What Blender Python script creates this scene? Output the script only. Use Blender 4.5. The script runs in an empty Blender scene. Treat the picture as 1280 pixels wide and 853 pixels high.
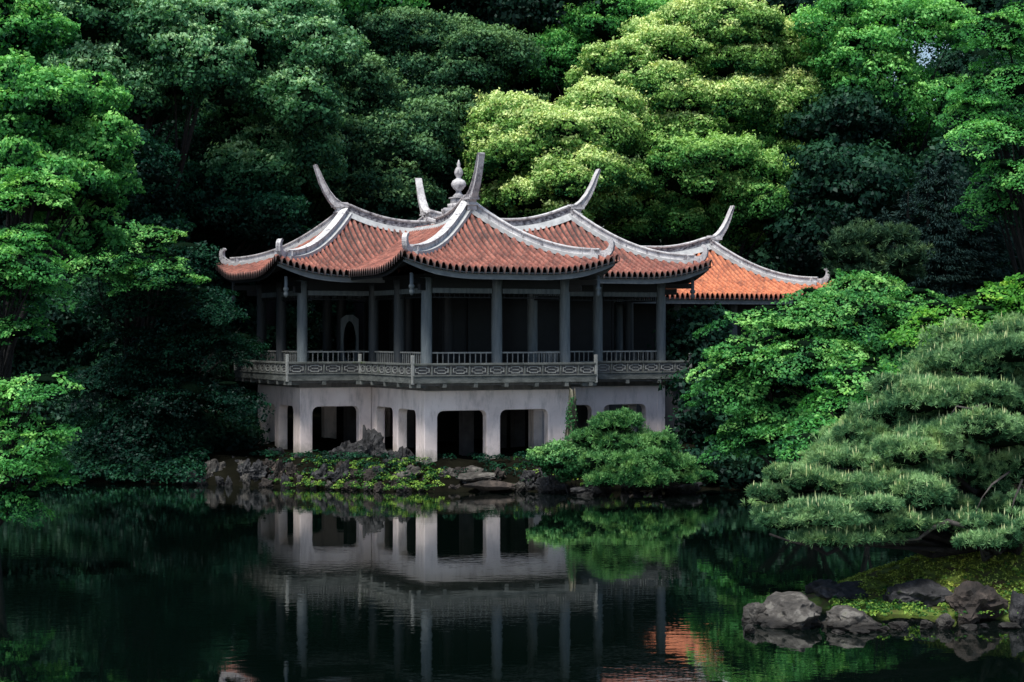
import bpy, bmesh, math, random
import numpy as np
from mathutils import Vector, noise
random.seed(7)
PI = math.pi
scene = bpy.context.scene
col = scene.collection
F = 2280.0          # focal length in photo pixels (1280 wide)
H = 5.0             # eye height over the water
YH = 420.0          # horizon row

def P(px, py, D):
    return Vector(((px-640)/F*D, D, H-(py-YH)/F*D))

# ------------------------------------------------------------------ camera, light, world
cam = bpy.data.cameras.new('camera'); co = bpy.data.objects.new('camera', cam); col.objects.link(co)
cam.sensor_width = 36; cam.lens = F/1280*36; cam.clip_start = .5; cam.clip_end = 3000
co.location = (0, 0, H); co.rotation_euler = (PI/2-math.atan(6.5/F), 0, 0)
scene.camera = co

SUN_EL, SUN_AZ = math.radians(62), math.radians(-150)   # azimuth measured from +Y clockwise
sd = Vector((math.sin(SUN_AZ)*math.cos(SUN_EL), math.cos(SUN_AZ)*math.cos(SUN_EL), math.sin(SUN_EL)))
sun = bpy.data.lights.new('sun', 'SUN'); so = bpy.data.objects.new('sun', sun); col.objects.link(so)
sun.energy = 5.0; sun.angle = math.radians(20); sun.color = (1, .965, .89)
so.rotation_euler = sd.to_track_quat('Z', 'Y').to_euler()
w = bpy.data.worlds.new('World'); scene.world = w; w.use_nodes = True
nt = w.node_tree; bg = nt.nodes['Background']
sky = nt.nodes.new('ShaderNodeTexSky'); sky.sky_type = 'NISHITA'; sky.sun_disc = False
sky.sun_elevation = SUN_EL; sky.sun_rotation = SUN_AZ
nt.links.new(sky.outputs[0], bg.inputs[0]); bg.inputs[1].default_value = .14
scene.view_settings.view_transform = 'Standard'; scene.view_settings.look = 'None'
scene.view_settings.exposure = 0
scene.render.engine = 'CYCLES'
scene.cycles.max_bounces = 5; scene.cycles.diffuse_bounces = 2; scene.cycles.glossy_bounces = 3
scene.cycles.transmission_bounces = 2; scene.cycles.use_denoising = True

# ------------------------------------------------------------------ materials
def newmat(name):
    m = bpy.data.materials.new(name); m.use_nodes = True
    t = m.node_tree; t.nodes.clear()
    out = t.nodes.new('ShaderNodeOutputMaterial')
    return m, t, out
def ramp(t, fac, stops):
    r = t.nodes.new('ShaderNodeValToRGB')
    el = r.color_ramp.elements
    while len(el) < len(stops): el.new(.5)
    for e, (p, c) in zip(el, stops): e.position = p; e.color = (*c, 1)
    t.links.new(fac, r.inputs[0]); return r.outputs[0]
def noise_tex(t, scale, detail=4, rough=.6, stretch=None, coord='Object'):
    tc = t.nodes.new('ShaderNodeTexCoord'); n = t.nodes.new('ShaderNodeTexNoise')
    n.inputs['Scale'].default_value = scale; n.inputs['Detail'].default_value = detail; n.inputs['Roughness'].default_value = rough
    if stretch:
        mp = t.nodes.new('ShaderNodeMapping'); mp.inputs['Scale'].default_value = stretch
        t.links.new(tc.outputs[coord], mp.inputs[0]); t.links.new(mp.outputs[0], n.inputs['Vector'])
    else: t.links.new(tc.outputs[coord], n.inputs['Vector'])
    return n.outputs['Fac']
def mixc(t, fac, a, b, mode='MIX'):
    m = t.nodes.new('ShaderNodeMix'); m.data_type = 'RGBA'; m.blend_type = mode
    for s, v in ((0, fac), (6, a), (7, b)):
        if isinstance(v, (int, float)): m.inputs[s].default_value = v
        elif isinstance(v, tuple): m.inputs[s].default_value = (*v, 1)
        else: t.links.new(v, m.inputs[s])
    return m.outputs[2]
def princ(t, out, color, rough=.7, bump=None, bstr=.3, bdist=.02, spec=.4):
    p = t.nodes.new('ShaderNodeBsdfPrincipled')
    if isinstance(color, tuple): p.inputs['Base Color'].default_value = (*color, 1)
    else: t.links.new(color, p.inputs['Base Color'])
    p.inputs['Roughness'].default_value = rough
    p.inputs['Specular IOR Level'].default_value = spec
    if bump is not None:
        b = t.nodes.new('ShaderNodeBump'); b.inputs['Strength'].default_value = bstr; b.inputs['Distance'].default_value = bdist
        t.links.new(bump, b.inputs['Height']); t.links.new(b.outputs[0], p.inputs['Normal'])
    t.links.new(p.outputs[0], out.inputs[0]); return p
def stained(name, stops, scale=2., stretch=None, rough=.85, bscale=20., bstr=.4, bdist=.02, grime=None, spec=.3, top=None, damp=None):
    m, t, out = newmat(name)
    c = ramp(t, noise_tex(t, scale, 8, .65, stretch), stops)
    if grime:
        g = ramp(t, noise_tex(t, grime[0], 6, .7, grime[1]), [(grime[2], (0, 0, 0)), (grime[3], (1, 1, 1))])
        c = mixc(t, g, c, grime[4])
    if damp is not None:
        ge2 = t.nodes.new('ShaderNodeNewGeometry'); s2 = t.nodes.new('ShaderNodeSeparateXYZ'); t.links.new(ge2.outputs['Position'], s2.inputs[0])
        ad = t.nodes.new('ShaderNodeMath'); ad.operation = 'MULTIPLY_ADD'; t.links.new(noise_tex(t, 3., 5, .7), ad.inputs[0]); ad.inputs[1].default_value = -damp[2]; t.links.new(s2.outputs[2], ad.inputs[2])
        wet = ramp(t, ad.outputs[0], [(0, (1, 1, 1)), (1, (0, 0, 0))])
        el = wet.node.color_ramp.elements; el[0].position = max(0, damp[0]); el[1].position = damp[1]
        c = mixc(t, wet, c, mixc(t, 1., c, damp[3], 'MULTIPLY'))
    if top is not None:      # upright faces coloured darker than upward ones
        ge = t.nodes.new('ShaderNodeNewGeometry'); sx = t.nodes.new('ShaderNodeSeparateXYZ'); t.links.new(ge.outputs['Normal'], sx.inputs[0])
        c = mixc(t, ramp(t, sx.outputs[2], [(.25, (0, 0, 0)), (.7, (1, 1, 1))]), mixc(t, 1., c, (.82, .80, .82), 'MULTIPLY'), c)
    princ(t, out, c, rough, noise_tex(t, bscale, 6, .7), bstr, bdist, spec)
    return m

def leafmat(name, dark, mid, light, trans=.35, gloss=.008):
    m, t, out = newmat(name)
    a = t.nodes.new('ShaderNodeAttribute'); a.attribute_name = 'tint'
    n1 = noise_tex(t, .55, 3, .6); n2 = noise_tex(t, 1.9, 2, .5)
    ma = t.nodes.new('ShaderNodeMath'); ma.operation = 'MULTIPLY_ADD'; t.links.new(n1, ma.inputs[0]); ma.inputs[1].default_value = .55; ma.inputs[2].default_value = -.275
    mb_ = t.nodes.new('ShaderNodeMath'); mb_.operation = 'ADD'; t.links.new(ma.outputs[0], mb_.inputs[0]); t.links.new(a.outputs['Fac'], mb_.inputs[1])
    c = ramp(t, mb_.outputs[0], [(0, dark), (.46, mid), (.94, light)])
    yel = ramp(t, n2, [(.45, (1, 1, 1)), (.72, (1.14, 1.0, .85))]); c = mixc(t, 1., c, yel, 'MULTIPLY')
    d = t.nodes.new('ShaderNodeBsdfDiffuse'); tr = t.nodes.new('ShaderNodeBsdfTranslucent'); g = t.nodes.new('ShaderNodeBsdfGlossy')
    g.inputs['Roughness'].default_value = .45; g.inputs['Color'].default_value = (.8, .9, .95, 1)
    t.links.new(c, d.inputs[0])
    c2 = mixc(t, 1., c, (.95, 1.1, .55), 'MULTIPLY'); t.links.new(c2, tr.inputs[0])
    m1 = t.nodes.new('ShaderNodeMixShader'); m1.inputs[0].default_value = trans
    t.links.new(d.outputs[0], m1.inputs[1]); t.links.new(tr.outputs[0], m1.inputs[2])
    m2 = t.nodes.new('ShaderNodeMixShader'); m2.inputs[0].default_value = gloss
    t.links.new(m1.outputs[0], m2.inputs[1]); t.links.new(g.outputs[0], m2.inputs[2])
    t.links.new(m2.outputs[0], out.inputs[0])
    return m

def mixc_const(a, b, k): return tuple(x+(y-x)*k for x, y in zip(a, b))
def tilemat(name, a, b, c, dark):
    m, t, out = newmat(name)
    at = t.nodes.new('ShaderNodeAttribute'); at.attribute_name = 'tile'
    sp = t.nodes.new('ShaderNodeSeparateColor'); t.links.new(at.outputs['Color'], sp.inputs[0])
    cc = ramp(t, sp.outputs[0], [(0, mixc_const(a, b, .55)), (.5, b), (1, mixc_const(c, b, .4))])
    n = ramp(t, noise_tex(t, 1.6, 8, .75), [(.47, (0, 0, 0)), (.66, (1, 1, 1))])
    cc = mixc(t, n, cc, mixc(t, .75, cc, dark))
    n2 = ramp(t, noise_tex(t, 9, 5, .7), [(.35, (.55, .55, .55)), (.65, (1.15, 1.1, 1.1))])
    cc = mixc(t, 1., cc, n2, 'MULTIPLY')
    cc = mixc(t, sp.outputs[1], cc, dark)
    princ(t, out, cc, .65, noise_tex(t, 30, 4), .3, .01, .4)
    return m

M = {}
M['tile'] = tilemat('weathered_roof_tile', (.20, .068, .050), (.33, .115, .082), (.48, .20, .145), (.026, .018, .018))
M['tile_orange'] = tilemat('orange_roof_tile', (.50, .14, .06), (.68, .22, .10), (.80, .30, .14), (.14, .04, .025))  # brighter orange than the main roof tile
M['plaster'] = stained('ridge_plaster', [(.3, (.42, .41, .42)), (.5, (.66, .65, .65)), (.7, (.84, .83, .82))], 3, None, .8, 14, .8, .04,
                       (5, (1, 1, .35), .52, .68, (.13, .12, .14)), top=1)
M['carved'] = stained('carved_ridge_panel', [(.38, (.06, .055, .065)), (.5, (.26, .25, .27)), (.62, (.55, .54, .55))], 7, (1, 1, 1.6), .85, 12, 1., .05)
M['white'] = stained('white_flashing', [(.3, (.28, .29, .30)), (.7, (.58, .60, .60))], 3, None, .7, 20, .3, .01)
M['fascia'] = stained('grey_eave_board', [(.3, (.10, .115, .125)), (.7, (.20, .22, .23))], 2, (1, 1, 4), .6, 20, .3)
M['concrete'] = stained('pink_grey_render', [(.25, (.62, .525, .505)), (.5, (.80, .69, .66)), (.75, (.88, .78, .75))], .9, None, .9, 70, .5, .008,
                        (1.6, (2., 2., .5), .50, .80, (.34, .30, .29)), damp=(.35, .85, .9, (.40, .42, .36)))
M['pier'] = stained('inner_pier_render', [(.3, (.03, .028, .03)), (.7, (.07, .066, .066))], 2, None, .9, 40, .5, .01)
M['slab'] = stained('stained_slab_edge', [(.3, (.07, .07, .07)), (.7, (.17, .16, .16))], 2, (2, 2, .5), .9, 30, .5)
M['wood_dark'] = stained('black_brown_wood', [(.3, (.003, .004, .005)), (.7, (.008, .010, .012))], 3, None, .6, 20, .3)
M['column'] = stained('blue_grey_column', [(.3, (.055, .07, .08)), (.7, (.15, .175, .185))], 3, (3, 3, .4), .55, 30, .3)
M['rail'] = stained('grey_weathered_rail', [(.3, (.15, .155, .15)), (.7, (.33, .34, .325))], 4, None, .8, 30, .4)
M['balc'] = stained('mossy_balcony_timber', [(.35, (.055, .062, .06)), (.65, (.15, .16, .152))], 2.5, (1, 1, 3), .85, 30, .5, .02,
                    (1.1, None, .6, .72, (.06, .09, .02)))
M['bark'] = stained('dark_bark', [(.3, (.006, .006, .006)), (.7, (.022, .020, .019))], 5, (1, 1, .3), .95, 14, 1, .05)
M['bark_pale'] = stained('grey_bark', [(.3, (.03, .028, .026)), (.7, (.12, .11, .10))], 6, (1, 1, .3), .95, 14, 1, .04)
M['stump'] = stained('weathered_dead_wood', [(.42, (.02, .022, .012)), (.6, (.24, .225, .17))], 9, (1, 1, .12), .95, 14, 1, .05)
M['rock'] = stained('dark_rock', [(.32, (.012, .013, .014)), (.56, (.045, .045, .048)), (.74, (.17, .165, .165))], 3.5, None, .8, 7, 1, .09,
                    (2.2, None, .62, .74, (.05, .07, .02)), damp=(.02, .16, .12, (.25, .25, .25)))
M['rock_pale'] = stained('grey_rock', [(.34, (.024, .022, .020)), (.54, (.085, .078, .070)), (.70, (.28, .265, .24))], 3, None, .75, 9, .9, .06,
                         (3, None, .6, .75, (.06, .065, .03)), damp=(.02, .16, .12, (.25, .25, .25)))
M['rock_brown'] = stained('brown_rock', [(.35, (.016, .015, .014)), (.55, (.045, .036, .031)), (.72, (.14, .11, .09))], 2.2, (1, 1, .6), .8, 8, 1, .07)
M['ground'] = stained('woodland_soil', [(.3, (.004, .004, .003)), (.7, (.012, .012, .008))], 1, None, 1., 6, .8, .06, None, .0)
M['moss'] = stained('mossy_turf', [(.36, (.09, .06, .03)), (.5, (.09, .14, .025)), (.64, (.20, .27, .05))], 2.5, None, .95, 25, .9, .05)
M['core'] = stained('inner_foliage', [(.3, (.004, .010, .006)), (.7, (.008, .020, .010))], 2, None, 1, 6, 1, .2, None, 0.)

L = {}
L['evergreen'] = leafmat('leaf_evergreen', (.008, .048, .026), (.085, .26, .115), (.48, .78, .46))
L['dull'] = leafmat('leaf_dull', (.004, .024, .015), (.036, .115, .055), (.19, .36, .15), .2)
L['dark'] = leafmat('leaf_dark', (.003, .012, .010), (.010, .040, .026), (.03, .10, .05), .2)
L['bright'] = leafmat('leaf_bright', (.010, .065, .026), (.095, .38, .095), (.40, .84, .26))
L['pale'] = leafmat('leaf_pale', (.012, .08, .025), (.20, .43, .10), (.80, .95, .42), .2)
L['shrub'] = leafmat('leaf_shrub', (.008, .05, .016), (.040, .16, .055), (.24, .50, .18), .25)
L['palegreen'] = leafmat('leaf_pale_green', (.010, .065, .022), (.10, .32, .075), (.46, .74, .24), .3)
L['maple'] = leafmat('leaf_maple', (.006, .050, .025), (.080, .31, .080), (.42, .80, .25), .3)
L['maple_light'] = leafmat('leaf_maple_light', (.010, .07, .025), (.09, .36, .09), (.40, .82, .24), .35)
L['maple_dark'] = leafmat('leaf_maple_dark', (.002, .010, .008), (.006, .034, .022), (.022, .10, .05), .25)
L['lime'] = leafmat('leaf_lime', (.02, .11, .02), (.14, .44, .07), (.56, .88, .16), .4)
L['pine'] = leafmat('needles_pine', (.008, .040, .022), (.065, .18, .080), (.36, .60, .26), .12)
L['pine_dark'] = leafmat('needles_dark', (.006, .024, .018), (.028, .075, .042), (.11, .20, .09), .15)
L['spruce'] = leafmat('needles_blue', (.004, .012, .014), (.015, .038, .038), (.045, .09, .08), .1)
L['candle'] = leafmat('pine_candle', (.30, .44, .20), (.50, .62, .30), (.75, .82, .46), .2)
L['cover'] = leafmat('leaf_ground', (.008, .04, .010), (.035, .13, .03), (.30, .48, .09), .3)
L['moss'] = leafmat('leaf_moss', (.07, .050, .020), (.20, .30, .05), (.55, .66, .16), .3)
for k_ in L.values():
    pass

def water_mat():
    m, t, out = newmat('pond_water')
    g = t.nodes.new('ShaderNodeBsdfGlossy'); g.inputs['Roughness'].default_value = .02; g.inputs['Color'].default_value = (.96, .97, .96, 1)
    df = t.nodes.new('ShaderNodeBsdfDiffuse'); df.inputs[0].default_value = (.0012, .004, .003, 1)
    fz = t.nodes.new('ShaderNodeFresnel'); fz.inputs[0].default_value = 1.33
    fm = t.nodes.new('ShaderNodeMath'); fm.operation = 'MULTIPLY'; fm.use_clamp = True; fm.inputs[1].default_value = 1.35; t.links.new(fz.outputs[0], fm.inputs[0])
    mx = t.nodes.new('ShaderNodeMixShader'); t.links.new(fm.outputs[0], mx.inputs[0]); t.links.new(df.outputs[0], mx.inputs[1]); t.links.new(g.outputs[0], mx.inputs[2])
    fine = noise_tex(t, 5.5, 2, .5, (.55, 1., 1))
    med = noise_tex(t, 1.3, 2, .5, (.35, 1, 1))
    area = ramp(t, noise_tex(t, .09, 3, .5, (.8, 1.3, 1)), [(.40, (.12, .12, .12)), (.64, (1, 1, 1))])
    mul = t.nodes.new('ShaderNodeMath'); mul.operation = 'MULTIPLY'; t.links.new(fine, mul.inputs[0]); t.links.new(area, mul.inputs[1])
    ad = t.nodes.new('ShaderNodeMath'); ad.operation = 'MULTIPLY_ADD'; t.links.new(med, ad.inputs[0]); ad.inputs[1].default_value = .55
    t.links.new(mul.outputs[0], ad.inputs[2])
    b = t.nodes.new('ShaderNodeBump'); b.inputs['Strength'].default_value = 1; b.inputs['Distance'].default_value = .0026
    t.links.new(ad.outputs[0], b.inputs['Height']); t.links.new(b.outputs[0], g.inputs['Normal'])
    t.links.new(mx.outputs[0], out.inputs[0]); return m
M['water'] = water_mat()

# ------------------------------------------------------------------ object helpers
def tag(o, label=None, cat=None, group=None, kind=None):
    if label: o['label'] = label
    if cat: o['category'] = cat
    if group: o['group'] = group
    if kind: o['kind'] = kind
    return o
def empty(name, loc, rz=0):
    o = bpy.data.objects.new(name, None); col.objects.link(o); o.location = loc; o.rotation_euler = (0, 0, rz)
    o.empty_display_size = .3
    return o
def link(name, me, parent=None, rz=0, loc=None):
    o = bpy.data.objects.new(name, me); col.objects.link(o)
    if parent: o.parent = parent
    if rz: o.rotation_euler = (0, 0, rz)
    if loc is not None: o.location = loc
    return o

class MB:
    def __init__(s): s.v = []; s.f = []
    def add(s, vs, fs):
        n = len(s.v); s.v += [tuple(v) for v in vs]; s.f += [tuple(i+n for i in f) for f in fs]; return s
    def box(s, x0, x1, y0, y1, z0, z1):
        return s.add([(x0,y0,z0),(x1,y0,z0),(x1,y1,z0),(x0,y1,z0),(x0,y0,z1),(x1,y0,z1),(x1,y1,z1),(x0,y1,z1)],
                     [(0,3,2,1),(4,5,6,7),(0,1,5,4),(1,2,6,5),(2,3,7,6),(3,0,4,7)])
    def bar(s, p, q, wd, z0, z1):      # a box running in plan from p to q
        p = Vector(p[:2]); q = Vector(q[:2]); d = (q-p).normalized(); n = Vector((-d.y, d.x))*wd/2
        c = [p-n, q-n, q+n, p+n]
        return s.add([(a.x,a.y,z) for z in (z0,z1) for a in c],
                     [(0,3,2,1),(4,5,6,7),(0,1,5,4),(1,2,6,5),(2,3,7,6),(3,0,4,7)])
    def lathe(s, prof, cx, cy, n=16):
        vs = []; fs = []
        for r, z in prof:
            for k in range(n): vs.append((cx+r*math.cos(2*PI*k/n), cy+r*math.sin(2*PI*k/n), z))
        for i in range(len(prof)-1):
            for k in range(n): a = i*n+k; b = i*n+(k+1)%n; fs.append((a, b, b+n, a+n))
        fs.append(tuple(range(n))[::-1]); fs.append(tuple(range((len(prof)-1)*n, len(prof)*n)))
        return s.add(vs, fs)
    def tube(s, pts, rad, n=7):
        pts = [Vector(p) for p in pts]; vs = []; fs = []
        for i, p in enumerate(pts):
            d = (pts[min(i+1, len(pts)-1)]-pts[max(i-1, 0)]).normalized()
            a = d.cross(Vector((.31, .17, .93))); a = a.normalized() if a.length > 1e-3 else Vector((1,0,0)); b = d.cross(a)
            for k in range(n): vs.append(p+(a*math.cos(2*PI*k/n)+b*math.sin(2*PI*k/n))*rad[i])
        for i in range(len(pts)-1):
            for k in range(n): q = i*n+k; r = i*n+(k+1)%n; fs.append((q, r, r+n, q+n))
        fs.append(tuple(range(n))[::-1]); fs.append(tuple(range((len(pts)-1)*n, len(pts)*n)))
        return s.add(vs, fs)
    def sweep(s, pts, side, prof_fn):
        """pts: centre bottom points; side: horizontal unit vector (sideways); prof_fn(i) -> list of (across, up)"""
        pts = [Vector(p) for p in pts]; side = Vector(side); vs = []; fs = []; m = None
        for i, p in enumerate(pts):
            d = (pts[min(i+1, len(pts)-1)]-pts[max(i-1, 0)]).normalized()
            up = side.cross(d).normalized() if isinstance(side, Vector) else None
            if i == 0 and up.z < 0: side = -side; up = -up
            pr = prof_fn(i); m = len(pr)
            for a, h in pr: vs.append(p+side*a+up*h)
        for i in range(len(pts)-1):
            for k in range(m): a = i*m+k; b = i*m+(k+1)%m; fs.append((a, b, b+m, a+m))
        fs.append(tuple(range(m))[::-1]); fs.append(tuple(range((len(pts)-1)*m, len(pts)*m)))
        return s.add(vs, fs)
    def mesh(s, name, mat, smooth=False):
        me = bpy.data.meshes.new(name); me.from_pydata([tuple(v) for v in s.v], [], s.f); me.materials.append(mat)
        bm = bmesh.new(); bm.from_mesh(me); bmesh.ops.recalc_face_normals(bm, faces=bm.faces); bm.to_mesh(me); bm.free()
        if smooth: me.shade_smooth()
        return me
    def build(s, name, mat, parent=None, smooth=False, rz=0, bevel=0):
        o = link(name, s.mesh(name, mat, smooth), parent, rz)
        if bevel:
            b = o.modifiers.new('bevel', 'BEVEL'); b.width = bevel; b.segments = 1; b.limit_method = 'ANGLE'
        return o

def quadmesh(name, co_, faces, mats, attr=None, attrname='tint', color=None, midx=None, smooth=False):
    """fast numpy mesh; faces (n,4)"""
    me = bpy.data.meshes.new(name)
    nv = len(co_); nf = len(faces)
    me.vertices.add(nv); me.vertices.foreach_set('co', np.ascontiguousarray(co_, dtype=np.float32).ravel())
    me.loops.add(nf*4); me.loops.foreach_set('vertex_index', np.ascontiguousarray(faces, dtype=np.int32).ravel())
    me.polygons.add(nf); me.polygons.foreach_set('loop_start', np.arange(0, nf*4, 4, dtype=np.int32))
    try: me.polygons.foreach_set('loop_total', np.full(nf, 4, dtype=np.int32))
    except Exception: pass
    for m in mats: me.materials.append(m)
    if midx is not None: me.polygons.foreach_set('material_index', midx.astype(np.int32))
    if attr is not None:
        a = me.attributes.new(attrname, 'FLOAT', 'POINT'); a.data.foreach_set('value', np.ascontiguousarray(attr, dtype=np.float32))
    if color is not None:
        a = me.attributes.new('tile', 'FLOAT_COLOR', 'POINT'); a.data.foreach_set('color', np.ascontiguousarray(color, dtype=np.float32).ravel())
    me.update(calc_edges=True); me.validate()
    if smooth: me.shade_smooth()
    return me

# ================================================================== PAVILION
TH = math.radians(24)
PC = Vector((-1.98, 67.74, 0))
pav = empty('pavilion', PC, TH)
tag(pav, 'two storey Chinese garden pavilion with red tiled sweeping roofs on pink grey arcaded base', 'pavilion')
HW, OFF, R, OV = 2.535, 1.27, 6.45, 1.4
Z_BASE, Z_ARCH, Z_SLAB, Z_FLOOR, Z_BT, Z_RAIL, Z_LINT, Z_TOP = .2, 2.51, 3.18, 3.46, 4.1, 4.46, 6.42, 6.95
def rot(p, k):
    x, y = p
    for _ in range(k % 4): x, y = -y, x
    return (x, y)
def perim(off):      # twelve-sided pinwheel outline, moved outward by off
    base = [(-R+2.65-off, -R-off), (OFF+off, -R-off), (OFF+off, -3.8-off)]
    return [rot(p, k) for k in range(4) for p in base]
COLR = perim(0)

# ---- tile faces
rng = np.random.default_rng(3)
def zroof(c, d, E, zE, rise, A, Lf, R1=2.9):
    t = np.clip(d/E, 0, 1)
    g = .60*t+.40*t*t
    f = np.clip(1-(np.maximum(c, E)-E)/2.6, 0, 1)**2
    return zE+rise*g+Lf*np.clip(1-c/R1, 0, 1)**2.2+A*t**3*f
def tile_face(kind, E, yE, y_end, zp, side=1, pitch=.225):
    """kind 'end': hip end, rows run along y. kind 'side': rows run along x. returns coords, faces, colours in the arm frame"""
    sp = 8; nd_t = .30
    if kind == 'end': s0, s1 = -E, E
    else: s0, s1 = 0, y_end-yE
    n = int(round((s1-s0)/pitch)); pit = (s1-s0)/n
    S = np.linspace(s0, s1, n*sp+1)
    ph = ((S-s0)/pit) % 1.0
    barrel = np.sqrt(np.clip(1-((ph-.5)/.31)**2, 0, 1))
    pan = 1-np.clip(barrel*1.6, 0, 1)
    ntile = int(math.ceil(E/nd_t))
    D = [0.]
    for i in range(ntile): D += [i*nd_t+.001 if i else .02, i*nd_t+.15, (i+1)*nd_t-.001]
    D = np.array(D); D = D[D <= E+.29]
    fr = (D % nd_t)/nd_t
    if kind == 'end': lim = E-np.abs(S)
    else: lim = np.minimum(E, S)
    SS, DD = np.meshgrid(S, D, indexing='ij')
    DD = np.minimum(DD, lim[:, None])
    c = (E-np.abs(SS)) if kind == 'end' else SS
    jit = rng.random((n+1, ntile+2))
    row = np.clip(((S-s0)/pit).astype(int), 0, n); tl = np.clip((D/nd_t).astype(int), 0, ntile+1)
    RR = jit[np.ix_(row, tl)]
    z = zroof(c, DD, E, *zp)+barrel[:, None]*.135+(.014*(1-fr))[None, :]*(.4+.6*barrel[:, None])+(RR-.5)*.010
    sk = D == 0
    z[:, 0] -= .03+.10*pan**1.5
    if kind == 'end': X, Y = SS, yE+DD
    else: X, Y = side*(E-DD), yE+SS
    co_ = np.stack([X, Y, z], -1).reshape(-1, 3)
    ni, nj = z.shape
    i, j = np.meshgrid(np.arange(ni-1), np.arange(nj-1), indexing='ij')
    a = (i*nj+j).ravel()
    keep = ((lim[:-1] > 1e-4) | (lim[1:] > 1e-4))[i.ravel()] & ((DD[i, j] < lim[i]-1e-6) | (DD[i+1, j] < lim[i+1]-1e-6)).ravel()
    q = np.stack([a, a+nj, a+nj+1, a+1], -1)[keep]
    if side < 0 or kind != 'end': q = q[:, ::-1]
    edge = np.zeros_like(z); edge[:, 0] = .85
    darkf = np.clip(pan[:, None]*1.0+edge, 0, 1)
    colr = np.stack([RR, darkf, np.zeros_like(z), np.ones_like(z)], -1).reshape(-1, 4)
    return co_, q, colr
def sheet(E, yE, y_end, zp, dz, inner):   # smooth underside of the eaves from the edge in to 'inner'
    mb = MB(); NS = 24; ND = 6
    for kind, sd_ in (('end', 1), ('side', 1), ('side', -1)):
        s0, s1 = (-E, E) if kind == 'end' else (0, y_end-yE)
        vs = []; 
        for i in range(NS+1):
            for j in range(ND+1):
                s = s0+(s1-s0)*i/NS; lim = E-abs(s) if kind == 'end' else min(E, s)
                d = min(.05+(inner-.05)*j/ND, lim); c = E-abs(s) if kind == 'end' else s
                z = float(zroof(np.array(c), np.array(d), E, *zp))-dz
                vs.append((s, yE+d, z) if kind == 'end' else (sd_*(E-d), yE+s, z))
        fs = [(i*(ND+1)+j, (i+1)*(ND+1)+j, (i+1)*(ND+1)+j+1, i*(ND+1)+j+1) for i in range(NS) for j in range(ND)]
        mb.add(vs, fs)
    return mb
def eave_board(E, yE, y_end, zp, ins, top, bot, which, th=.05):
    mb = MB(); NS = 40
    for kind, sd_ in (('end', 1), ('side', 1), ('side', -1)):
        if (kind, sd_) != which: continue
        s0, s1 = (-E+ins, E-ins) if kind == 'end' else (ins, y_end-yE)
        vs = []
        for i in range(NS+1):
            s = s0+(s1-s0)*i/NS; c = E-abs(s) if kind == 'end' else s
            z = float(zroof(np.array(c), np.array(ins), E, *zp))
            k = .6+.4*min(1, c/1.2)
            for dd, zz in ((0, z-top), (0, z-top-(bot-top)*k), (th, z-top-(bot-top)*k), (th, z-top)):
                vs.append((s, yE+ins+dd, zz) if kind == 'end' else (sd_*(E-ins-dd), yE+s, zz))
        fs = [(i*4+k, (i+1)*4+k, (i+1)*4+(k+1) % 4, i*4+(k+1) % 4) for i in range(NS) for k in range(4)]
        fs += [(0, 1, 2, 3), (NS*4+3, NS*4+2, NS*4+1, NS*4)]
        mb.add(vs, fs)
    return mb
def beam_prof(w_, h_):
    c = w_*.68
    return [(-w_/2, -.06), (w_/2, -.06), (w_/2, h_*.12), (w_*.4, h_*.2), (w_*.4, h_*.76), (c, h_*.82), (c, h_*.95), (w_*.4, h_), (-w_*.4, h_), (-c, h_*.95), (-c, h_*.82), (-w_*.4, h_*.76), (-w_*.4, h_*.2), (-w_/2, h_*.12)]
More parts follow.
